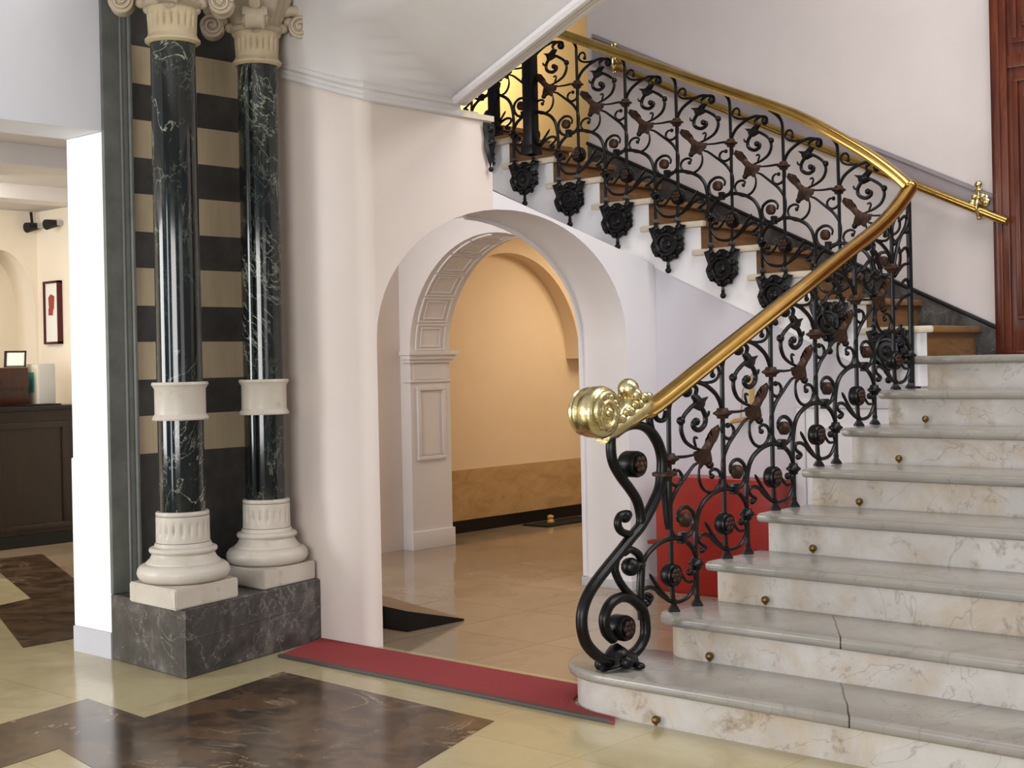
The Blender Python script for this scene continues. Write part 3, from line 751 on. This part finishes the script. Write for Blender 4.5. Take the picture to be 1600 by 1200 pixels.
def bay(rail, loc, rot, sx, low=True, up=True, bal=True, short=True, brk=False, pend=False, uz=1.):
    sc = (sx, 1, 1)
    if bal:
        o = inst('bal', m_bal, M['iron'], rail, loc, rot, sc, 'baluster')
        if up or bal == 2: inst('col', m_col, M['rust'], o, None, 0, 1, 'collar').location.z = .606 * (uz - 1)
        if pend: inst('pend', m_pend, M['iron'], o, None, 0, 1, 'pendant')
    if short: inst('short', m_short, M['iron'], rail, loc, rot, sc, 'short_baluster')
    if low:
        o = inst('low', m_low, M['iron'], rail, loc, rot, sc, 'lower_scrollwork')
        inst('ros', m_ros, [M['iron'], M['rust']], o, None, 0, 1, 'rosette')
    if up:
        o = inst('up', m_up, M['iron'], rail, loc, rot, (sx, 1, uz), 'upper_scrollwork')
        inst('clasp', m_clasp, M['rust'], o, None, 0, 1, 'leaf_clasp')
        inst('bulb', m_bulb, M['rust'], o, None, 0, 1, 'rosette_bud')
    if brk: inst('brk', m_brk, M['iron'], rail, loc, rot, sc, 'wreath_bracket')

XR1 = -3.255
rail1 = tag(empty('stair_railing', (XR1, 4.16, .165)), 'lower black wrought iron stair railing with brass handrail and scroll newel', 'railing')
for i in range(2, 8):
    y = 4.53 + .385 * (i - 2); z = RS_ * i
    bay(rail1, (XR1, y, z), PI / 2, 1, True, i > 2, 2 if i == 2 else 1, True, False, i > 2)
# corner bars where the two railings meet
b = MB()
b.tube([(XR1 - .0, 6.635, 1.16), (XR1, 6.635, 2.15)], .014, 8)
b.obj('corner_bar', M['iron'], rail1)
b = MB()
for z0 in (1.62, 1.78, 1.94):
    b.tube(spl([(XR1, 6.47, z0 - .06), (XR1, 6.56, z0), (XR1, 6.63, z0 + .02), (XR1, 6.60, z0 + .09), (XR1, 6.53, z0 + .06)], 5), .008, 8, nrm=(1, 0, 0))
b.tube(spl([(XR1, 6.45, 1.75), (XR1, 6.52, 1.9), (XR1, 6.60, 1.98), (XR1, 6.63, 2.05)], 5), .01, 8, nrm=(1, 0, 0))
b.obj('corner_scrollwork', M['iron'], rail1)
# scroll newel
nv = lambda pts, k=6: [Vector((XR1, p[0], p[1])) for p in spl([(a, c, 0) for a, c in pts], k)]
def ncv(b, pts, r, e0=.75, e1=.75): pp = nv(pts); b.tube(pp, taper(len(pp), r, e0, e1), 10, nrm=(1, 0, 0), flat=(1.15, 1))
b = MB()
ncv(b, [(4.178, 1.048), (4.237, 1.072), (4.31, 1.08), (4.383, 1.06), (4.438, 1.012), (4.467, .953), (4.468, .896), (4.451, .829), (4.411, .776), (4.362, .725), (4.315, .685), (4.259, .652), (4.194, .609), (4.107, .555), (4.041, .511), (3.99, .467), (3.958, .416), (3.952, .362), (3.969, .305), (4.005, .263), (4.064, .222), (4.14, .193)], .021, .6, 1)
ncv(b, [(4.165, 1.07), (4.149, 1.033), (4.147, .984), (4.161, .94), (4.204, .888), (4.256, .84), (4.3, .792), (4.321, .74), (4.32, .701), (4.286, .665)], .019)
ncv(b, [(4.185, .185), (4.239, .202), (4.294, .223), (4.333, .262), (4.338, .311), (4.323, .363), (4.28, .402), (4.22, .429), (4.161, .431), (4.112, .41), (4.084, .366), (4.096, .316), (4.136, .282)], .020, 1, 1)
ncv(b, [(4.32, .34), (4.313, .40), (4.312, .451), (4.318, .512), (4.319, .553), (4.3, .585), (4.253, .606), (4.213, .595)], .015)
ncv(b, [(4.307, .398), (4.26, .425), (4.208, .465), (4.167, .515), (4.155, .553), (4.179, .59)], .015)
ncv(b, [(4.236, .73), (4.244, .744), (4.199, .743), (4.178, .715), (4.197, .683), (4.25, .666), (4.296, .675)], .015, 1, .8)
ncv(b, [(4.443, 1.0), (4.411, 1.047), (4.394, 1.093), (4.405, 1.132), (4.443, 1.158), (4.48, 1.16)], .014)
ncv(b, [(4.462, 1.141), (4.432, 1.114), (4.451, 1.093), (4.489, 1.094), (4.5, 1.128)], .010)
ncv(b, [(4.362, .391), (4.383, .404), (4.362, .420), (4.345, .42)], .009)
ncv(b, [(4.468, .93), (4.482, .80), (4.50, .66)], .013)
b.ball((XR1, 4.251, .541), .036, (1.1, 1, 1)); b.ball((XR1, 4.30, .54), .026, (1, 1.5, .7)); b.ball((XR1, 4.225, .735), .024); b.ball((XR1, 4.117, 1.049), .026)
b.puff([(4.06, .17), (4.10, .19), (4.115, .235), (4.16, .265), (4.20, .235), (4.26, .215), (4.28, .168)], .05, lambda p, d, q: Vector((XR1 + d, p, q)))
b.ball((XR1 + .05, 4.15, .20), .03, (1, 1, .9)); b.ball((XR1 + .07, 4.20, .18), .02, (1.4, 1, .7)); b.ball((XR1 - .05, 4.12, .185), .025)
newel = b.obj('scroll_newel', M['iron'], rail1, 50)
for (y, z, r) in ((4.183, .319, .052), (4.277, .932, .054)):
    disc(MB(), (XR1, y, z), 'x', r * .95, .042).obj('rosette', [M['iron'], M['rust']], newel, 50)
b = MB().tube(spl([(XR1, 4.165, .93), (XR1, 4.20, .90), (XR1, 4.235, .90)], 4), .018, 8, nrm=(1, 0, 0)); b.obj('rosette_stem', M['iron'], newel)
b = MB(); b.lathe([(.003, .85), (.02, .85), (.026, .865), (.05, .872), (.05, .884), (.026, .892), (.02, .905), (.003, .905)], (XR1, 4.485, 0), 12); b.obj('collar', M['rust'], newel)
# brass handrail
hz = lambda y: .495 + .870 + (y - 4.915) * .4286
prof = [(-.033, -.012), (-.036, .004), (-.030, .017), (-.014, .026), (.014, .026), (.030, .017), (.036, .004), (.033, -.012), (.038, -.018), (.030, -.030), (-.030, -.030), (-.038, -.018)]
pth = [(XR1, 4.12, 1.088), (XR1, 4.19, 1.095), (XR1, 4.26, 1.112), (XR1, 4.33, 1.135)] + [(XR1, y, hz(y)) for y in (4.42, 4.8, 5.2, 5.6, 6.0, 6.28)] + [(XR1, 6.45, 2.04), (XR1, 6.57, 2.12), (XR1, 6.655, 2.185)]
hr = MB().sweep(spl(pth, 4), prof, (1, 0, 0)).obj('handrail', M['brass'], rail1, 50)
b = MB(); vc = (XR1 + .0, 4.06, 1.14)
b.lathe([(.003, -.07), (.06, -.07), (.082, -.066), (.088, -.058), (.082, -.05), (.09, -.045), (.094, -.032), (.09, -.02), (.096, -.012), (.098, .03), (.092, .045), (.078, .052), (.05, .056), (.003, .06)], vc, 48, 'x')
sp = [(vc[0] + .055, vc[1] + math.cos(th) * (.080 - .0052 * th), vc[2] + math.sin(th) * (.080 - .0052 * th)) for th in [.4 + i * .35 for i in range(36)]]
b.tube(sp, taper(36, .013, .8, .8), 8, nrm=(1, 0, 0))
for j in range(12): b.ball((vc[0] + .056, vc[1] + .055 * math.cos(j * .6), vc[2] + .06 * math.sin(j * .6)), .015, (.8, 1.3, 1), 8)
b.ball((vc[0] + .06, vc[1], vc[2]), .02)
b.tube(spl([(XR1, 4.09, 1.06), (XR1, 4.15, 1.075), (XR1, 4.22, 1.10), (XR1, 4.30, 1.13), (XR1, 4.38, 1.16)], 4), taper(17, .042, 1, .8), 12)
for j in range(9):
    for s in (-1, 1): b.ball((XR1 + s * .036, 4.12 + .028 * j, 1.085 + .013 * j + .012 * (j % 2)), .018, (.8, 1.1, 1), 8)
b.tube(spl([(XR1, 4.20, 1.11), (XR1, 4.25, 1.15), (XR1, 4.275, 1.195), (XR1, 4.255, 1.23)], 4), taper(13, .030, 1, .9), 10)
b.ball((XR1, 4.262, 1.222), .042, (1, 1, .95), 14); b.ball((XR1, 4.30, 1.185), .028); b.ball((XR1 + .03, 4.27, 1.20), .024); b.ball((XR1 - .03, 4.27, 1.20), .024)
b.obj('volute_finial', M['brass2'], hr, 50)

YR2 = 6.64
rail2 = tag(empty('stair_railing', (-4.6, YR2, 1.9)), 'upper black wrought iron railing with wreath brackets along the raised flight', 'railing')
for k in range(1, 11):
    x = XK(k) - .125; z = ZK(k)
    bay(rail2, (x, YR2, z), PI, (XK(max(1, k - 1)) - XK(max(2, k))) / .385, k > 1, k > 1, k > 1 and k != 8, True, True, False, .95)
hz2 = lambda x: 2.838 + (-4.348 - x) * .440
pth = [(XR1, YR2, 2.19), (-3.30, YR2, 2.235), (-3.40, YR2, 2.32), (-3.56, YR2, 2.435)] + [(x, YR2, hz2(x)) for x in (-3.9, -4.4, -5.0, -5.6, -6.3)]
MB().sweep(spl(pth, 4), prof, (0, 1, 0)).obj('handrail', M['brass'], rail2, 50)
b = MB(); b.puff([(5.215, 2.565), (5.30, 2.565), (5.295, 2.50), (5.30, 2.44), (5.275, 2.38), (5.265, 2.33), (5.245, 2.38), (5.225, 2.44), (5.23, 2.50)], .02, lambda p, d, q: Vector((-4.88 + d, p, q)))
b.ball((-4.872, 5.258, 2.46), .024); b.ball((-4.872, 5.258, 2.53), .022); b.ball((-4.875, 5.263, 2.325), .014); tag(b.obj('iron_bracket', M['iron']), 'small black iron leaf bracket on the edge of the pinkish wall below the landing', 'bracket')
b = MB(); b.ball((XR1, 6.652, 2.19), .037, (1, 1, .9), 14); b.obj('handrail_knee', M['brass'], rail2)

for nm, x, z0, lab in (('iron_post', -5.77, 2.63, 'thicker right-hand black iron post at the end of the upper handrail'), ('iron_post', -6.075, 2.79, 'thinner left-hand black iron post beside the ceiling edge')):
    w = .036 if x > -6 else .029; b = MB()
    b.box((x - w, 6.57, z0), (x + w, 6.57 + 2 * w, 4.3), .004); b.box((x - w - .012, 6.558, z0), (x + w + .012, 6.582 + 2 * w, z0 + .06), .004)
    tag(b.obj(nm, M['iron']), lab, 'post', 'black iron posts by the landing')

# brass wall rail
wr = tag(empty('wall_handrail', (-4.3, 7.2, 2.6)), 'round brass handrail on the stair back wall', 'handrail')
wz = lambda x: 2.28 + (-3.537 - x) * .475
MB().tube([(-2.985, 7.215, wz(-2.985)), (-5.62, 7.215, wz(-5.62))], .023, 14).obj('rail', M['brass'], wr)
for x in (-3.135, -5.56):
    z = wz(x); b = MB()
    b.lathe([(.003, 0), (.03, 0), (.034, -.012), (.02, -.02), (.012, -.05), (.003, -.052)], (x, YB - .026, z + .06), 16, 'y')
    b.tube(spl([(x, 7.25, z + .06), (x, 7.20, z + .06), (x, 7.18, z + .02), (x, 7.20, z - .03), (x, 7.225, z - .03)], 5), .009, 8)
    for s in (-1, 1): b.ball((x + s * .038, 7.215, z + .045), .024, (1, .7, 1)); b.ball((x + s * .022, 7.21, z + .075), .018)
    b.tube([(x, 7.21, z + .04), (x, 7.21, z + .13)], .010, 8); b.ball((x, 7.21, z + .14), .02); b.ball((x, 7.21, z + .11), .018, (1.3, 1, .6)); b.ball((x, 7.21, z - .038), .014)
    b.obj('wall_bracket', M['brass2'], wr, 50)
# ------------------------------------------------------------------ doors
d1 = empty('door_1', (-2.6, YB - .02, 1.32)); d1['kind'] = 'structure'; d1['label'] = 'tall dark red-brown panelled wooden door on the stair landing'
y0 = YB - .004
def dbox(name, a, b_, bev=.006, mat='mahogany'): return MB().box(a, b_, bev).obj(name, M[mat], d1)
fr = MB()
fr.box((-3.075, y0 - .05, 1.322), (-2.985, y0, 3.95), .008); fr.box((-3.06, y0 - .066, 1.322), (-3.02, y0 - .04, 3.95), .008)
fr.box((-2.0, y0 - .05, 1.322), (-1.91, y0, 3.95), .008); fr.obj('frame', M['mahogany'], d1)
dbox('leaf', (-2.985, y0 - .03, 1.322), (-2.0, y0, 3.95), 0)
mo = MB()
def stepped(x0, x1, z0, z1, w, d, s):
    p = [(x0 + s, z0), (x1 - s, z0), (x1 - s, z0 + s), (x1, z0 + s), (x1, z1 - s), (x1 - s, z1 - s), (x1 - s, z1), (x0 + s, z1), (x0 + s, z1 - s), (x0, z1 - s), (x0, z0 + s), (x0 + s, z0 + s)]
    n = len(p)
    for i in range(n):
        a, c = p[i], p[(i + 1) % n]
        hx, hz_ = (w / 2, -w / 2) if abs(a[1] - c[1]) < 1e-6 else (w / 2, -w / 2)
        if abs(a[1] - c[1]) < 1e-6: mo.box((min(a[0], c[0]) - w / 2, y0 - .03 - d, a[1] - w / 2), (max(a[0], c[0]) + w / 2, y0 - .028, a[1] + w / 2), .003)
        else: mo.box((a[0] - w / 2, y0 - .03 - d, min(a[1], c[1]) + w / 2), (a[0] + w / 2, y0 - .028, max(a[1], c[1]) - w / 2), .003)
for z0, z1 in ((1.50, 2.78), (2.96, 3.7)):
    for q in (((-2.955, z0 + .025), (-2.93, z1 - .025)), ((-2.05, z0 + .025), (-2.025, z1 - .025)), ((-2.955, z0), (-2.025, z0 + .025)), ((-2.955, z1 - .025), (-2.025, z1))):
        mo.box((q[0][0], y0 - .046, q[0][1]), (q[1][0], y0 - .028, q[1][1]), .004)
    stepped(-2.895, -2.085, z0 + .06, z1 - .06, .018, .014, .035)
mo.box((-2.985, y0 - .045, 2.83), (-2.0, y0 - .028, 2.90), .006)
mo.obj('panel_moulding', M['mahogany'], d1)
dbox('threshold', (-3.02, y0 - .12, 1.322), (-1.95, y0, 1.34), .004)
d2 = empty('door_2', (-3.6, YS2, 0)); d2['kind'] = 'structure'; d2['label'] = 'low white panelled cupboard door under the stairs'
b = MB()
for a, c in (((-3.96, 0), (-3.91, 1.05)), ((-3.40, 0), (-3.35, 1.05)), ((-3.96, 1.05), (-3.35, 1.10)), ((-3.85, .135), (-3.835, .935)), ((-3.475, .135), (-3.46, .935)), ((-3.85, .12), (-3.46, .135)), ((-3.85, .935), (-3.46, .95))):
    b.box((c[0] if False else a[0], YS2 - .018, a[1]), (c[0], YS2 - .0005, c[1]), .004)
b.obj('frame', M['white'], d2)
MB().box((-3.905, YS2 - .008, .01), (-3.405, YS2 - .0005, 1.045)).obj('leaf', M['stairwhite'], d2, 0)

# ------------------------------------------------------------------ things on the floor and under the stairs
cab = tag(empty('red_cabinet', (-4.4, 6.6, 0)), 'low red cabinet against the white wall under the stairs', 'cabinet')
MB().box((-4.785, 6.50, .0), (-4.0, 6.692, .66), .004).obj('body', M['red'], cab)
MB().box((-4.781, 6.494, .010), (-4.004, 6.502, .652), .003).obj('front_panel', M['red'], cab)
MB().box((-4.862, 6.515, .262), (-4.785, 6.60, .282), .003).obj('side_ledge', M['red'], cab)
MB().box((-4.80, 6.53, .285), (-4.785, 6.545, .39), .002).obj('side_handle', M['black'], cab)

wb = tag(empty('hand_brush', (-4.25, YS2 - .02, 1.0)), 'small tan brush with gilt handle hung on the wall under the stairs', 'brush')
MB().tube([(-4.235, YS2 - .025, .99), (-4.238, YS2 - .022, 1.22)], .013, 8).obj('handle', M['gilt'], wb)
b = MB(); b.puff([(-4.40, .955), (-4.36, .985), (-4.28, 1.0), (-4.225, .995), (-4.225, .975), (-4.30, .968)], .016, lambda p, d, q: Vector((p, YS2 - .028 + d, q))); b.obj('brush_head', M['tan'], wb)
MB().tube([(-4.315, YS2 - .02, .985), (-4.30, YS2 - .015, 1.15), (-4.238, YS2 - .01, 1.24)], .003, 6).obj('cord', M['tan'], wb)

ce = [(-3.25 + .292 * math.cos(a), 4.31 + .236 * math.sin(a)) for a in [math.radians(d) for d in range(266, 160, -6)]]
cp = [(-5.112, 4.03), (-3.16, 4.012), (-3.20, 4.066)] + ce + [(-3.548, 4.393), (-5.257, 4.393)]
rug = tag(empty('red_carpet_strip', (-4.2, 4.2, 0)), 'red carpet strip on the cream floor between pedestal and stairs', 'carpet')
MB().prism([(x, y, .002) for x, y in cp], (0, 0, .010)).obj('pile', M['carpet'], rug, 0)
MB().box((-5.115, 4.012, .001), (-3.18, 4.034, .014), .003).obj('edging', M['rubber'], rug)

b = MB()
q0 = [(-5.045, 5.17, 0.001), (-5.06, 4.78, 0.001), (-5.95, 4.78, 0.001), (-5.95, 5.42, 0.001)]
q1 = [(-5.045, 5.17, .010), (-5.06, 4.78, .105), (-5.95, 4.78, .145), (-5.95, 5.42, .012)]
v0 = [b.bm.verts.new(p) for p in q0]; v1 = [b.bm.verts.new(p) for p in q1]
b.bm.faces.new(v0); b.bm.faces.new(v1[::-1])
for i in range(4): b.bm.faces.new((v0[i], v0[(i + 1) % 4], v1[(i + 1) % 4], v1[i]))
for f in b.bm.faces: f.material_index = 1  # sides coloured black for the shadow beneath the ramp
b.bm.faces.ensure_lookup_table(); b.bm.faces[1].material_index = 0
tag(b.obj('floor_ramp', [M['rampwood'], M['black']], smooth=0), 'low wooden ramp with shadow-black sides behind the left jamb of the big arch', 'ramp')
mt = MB().box((-7.56, 8.45, .001), (-7.30, 9.15, .012), .003)
tag(mt.obj('floor_mat', M['darkmat']), 'small black mat by the baseboard of the apricot room', 'mat')
b = MB(); b.lathe([(.003, 0), (.03, 0), (.032, .012), (.02, .03), (.028, .045), (.02, .06), (.003, .064)], (-7.44, 8.66, .0125), 16)
tag(b.obj('brass_doorstop', M['gilt']), 'small brass doorstop on the black mat', 'doorstop')

# ------------------------------------------------------------------ reception
ct = tag(empty('reception_counter', (-10.2, 5.0, 0)), 'dark wooden reception counter behind the left opening', 'counter')
MB().box((-10.5, 3.2, 0), (-9.90, 5.85, 1.035)).obj('body', M['darkwood'], ct, 0)
MB().box((-10.55, 3.16, 1.035), (-9.85, 5.9, 1.07), .008).obj('top', M['black'], ct)
b = MB()
for ya, yb in ((3.3, 4.5), (4.6, 5.75)):
    for q in (((ya, .17), (ya + .05, .90)), ((yb - .05, .17), (yb, .90)), ((ya, .12), (yb, .17)), ((ya, .90), (yb, .95))):
        b.box((-9.902, q[0][0], q[0][1]), (-9.885, q[1][0], q[1][1]), .004)
b.obj('front_panelling', M['darkwood'], ct)
MB().box((-9.90, 3.2, 0), (-9.87, 5.85, .09)).obj('kickboard', M['black'], ct, 0)
cb = tag(empty('document_box', (-10.2, 5.35, 1.07)), 'dark brown wooden box on the reception counter', 'box')
MB().box((-10.48, 5.08, 1.071), (-10.14, 5.565, 1.37), .006).obj('body', M['redwood'], cb)
b = MB(); b.box((-10.14, 5.09, 1.20), (-10.13, 5.555, 1.215)); b.ball((-10.13, 5.32, 1.28), .012); b.obj('drawer_trim', M['darkwood'], cb)
dv = tag(empty('card_terminal', (-10.25, 5.72, 1.07)), 'beige device with teal window at the end of the counter', 'device')
MB().box((-10.36, 5.655, 1.071), (-10.14, 5.80, 1.395), .01).obj('housing', M['ltgrey'], dv)
MB().box((-10.352, 5.648, 1.08), (-10.15, 5.657, 1.388), .003).obj('front', M['beige'], dv)
MB().box((-10.30, 5.642, 1.17), (-10.20, 5.65, 1.33), .002).obj('window', M['teal'], dv)
pf = tag(empty('desk_picture_frame', (-10.25, 5.5, 1.37)), 'small dark picture frame leaning on the brown box', 'picture frame')
b = MB(); q = lambda y, z: (-10.20 - (z - 1.372) * .35, y + (z - 1.372) * .25, z)
for a, c in (((5.40, 1.372), (5.42, 1.50)), ((5.56, 1.372), (5.58, 1.50)), ((5.40, 1.372), (5.58, 1.388)), ((5.40, 1.486), (5.58, 1.502))):
    b.prism([q(a[0], a[1]), q(c[0], a[1]), q(c[0], c[1]), q(a[0], c[1])], (-.014, 0, 0))
b.obj('frame', M['darkwood'], pf, 0)
MB().prism([q(5.415, 1.38), q(5.565, 1.38), q(5.565, 1.49), q(5.415, 1.49)], (-.008, 0, 0)).obj('picture', M['paper'], pf, 0)
tag(MB().box((-10.10, 5.42, 1.071), (-9.92, 5.72, 1.083), .003).obj('writing_pad', M['black']), 'thin black pad at the front of the reception counter', 'pad')
wp = tag(empty('framed_picture', (-10.84, 6.19, 1.83)), 'narrow tall framed print on the cream end wall of the reception', 'picture')
b = MB()
for a, c in (((-10.945, 1.565), (-10.925, 2.10)), ((-10.72, 1.565), (-10.70, 2.10)), ((-10.945, 1.565), (-10.70, 1.585)), ((-10.945, 2.08), (-10.70, 2.10))):
    b.box((a[0], 6.155, a[1]), (c[0], 6.198, c[1]), .002)
b.obj('frame', M['frame'], wp)
MB().box((-10.928, 6.17, 1.58), (-10.717, 6.198, 2.085)).obj('mount', M['paper'], wp, 0)
b = MB(); b.puff([(-10.87, 1.86), (-10.79, 1.86), (-10.78, 1.97), (-10.84, 1.99), (-10.88, 1.96)], .004, lambda p, d, q: Vector((p, 6.168 + d, q))); b.puff([(-10.88, 1.81), (-10.81, 1.81), (-10.80, 1.86), (-10.88, 1.87)], .003, lambda p, d, q: Vector((p, 6.168 + d, q))); b.obj('print', M['picred'], wp)
sl_ = tag(empty('spotlight_bar', (-10.9, 6.1, 2.6)), 'white bar with two black spotlights near the reception ceiling', 'lamp')
MB().box((-11.0, 6.14, 2.56), (-10.66, 6.198, 2.60), .004).obj('bar', M['ltgrey'], sl_)
for x in (-11.02, -10.70):
    MB().tube([(x, 6.16, 2.58), (x + .02, 6.05, 2.56)], [.03, .045], 12).obj('spotlight', M['black'], sl_)
MB().tube([(-11.05, 6.12, 2.70), (-11.03, 6.12, 2.59)], .012, 8).obj('stem', M['black'], sl_)

# ------------------------------------------------------------------ light
sc = bpy.context.scene
w = bpy.data.worlds.new('world'); sc.world = w; w.use_nodes = True
w.node_tree.nodes['Background'].inputs[0].default_value = lin('e8eaf2'); w.node_tree.nodes['Background'].inputs[1].default_value = WORLD
def area(name, loc, target, size, power, col, sy=None):
    l = bpy.data.lights.new(name, 'AREA'); l.energy = power; l.color = col; l.size = size
    if sy: l.shape = 'RECTANGLE'; l.size_y = sy
    o = bpy.data.objects.new(name, l); C.objects.link(o); o.location = loc
    d = Vector(target) - Vector(loc); o.rotation_euler = d.to_track_quat('-Z', 'Y').to_euler(); return o
def point(name, loc, power, col, r=.1):
    l = bpy.data.lights.new(name, 'POINT'); l.energy = power; l.color = col; l.shadow_soft_size = r
    o = bpy.data.objects.new(name, l); C.objects.link(o); o.location = loc; return o
area('entrance_daylight', (-.6, -2.5, 1.6), (-3.8, 5, 1.2), 3.2, 230, (1, .985, .97), 2.2)
area('side_fill', (3.2, 1.2, 1.9), (-4.6, 4.8, 1.3), 2.6, 28, (1, .98, .965), 2.0)  # added fill with no source of its own, evens out the arch wall faces
area('upper_window', (0.8, 6.4, 4.9), (-4.6, 5.2, 2.0), 1.8, 105, (1, .97, .955), 1.6)
area('tall_window', (-4.6, -1.2, 1.5), (-5.2, 3.8, 1.4), .55, 32, (.82, .88, 1), 2.2)
area('reception_window', (-8.3, -1.5, 1.6), (-7.2, 4, 1.2), 2.4, 190, (.97, .98, 1), 2.0)
area('reception_lamp', (-9.4, 4.2, 2.55), (-9.8, 5, 0), 1.0, 46, (1, .92, .78))
area('corridor_lamp', (-6.4, 8.9, 2.35), (-6.6, 8.8, 0), .8, 24, (1, .86, .66))
area('corridor_lamp', (-6.5, 5.0, 2.1), (-6.6, 6.9, 1.3), .6, 13, (1, .90, .80))
point('landing_lamp', (-7.35, 7.3, 3.6), 42, (1, .78, .42), .12)
area('stair_skylight', (-2.0, 5.0, 5.5), (-2.8, 6.6, 1.5), 2.5, 110, (1, .965, .95))
vs = sc.view_settings
vs.view_transform = 'Standard'; vs.look = 'None'; vs.gamma = 1; vs.use_curve_mapping = False; vs.exposure = 0.1
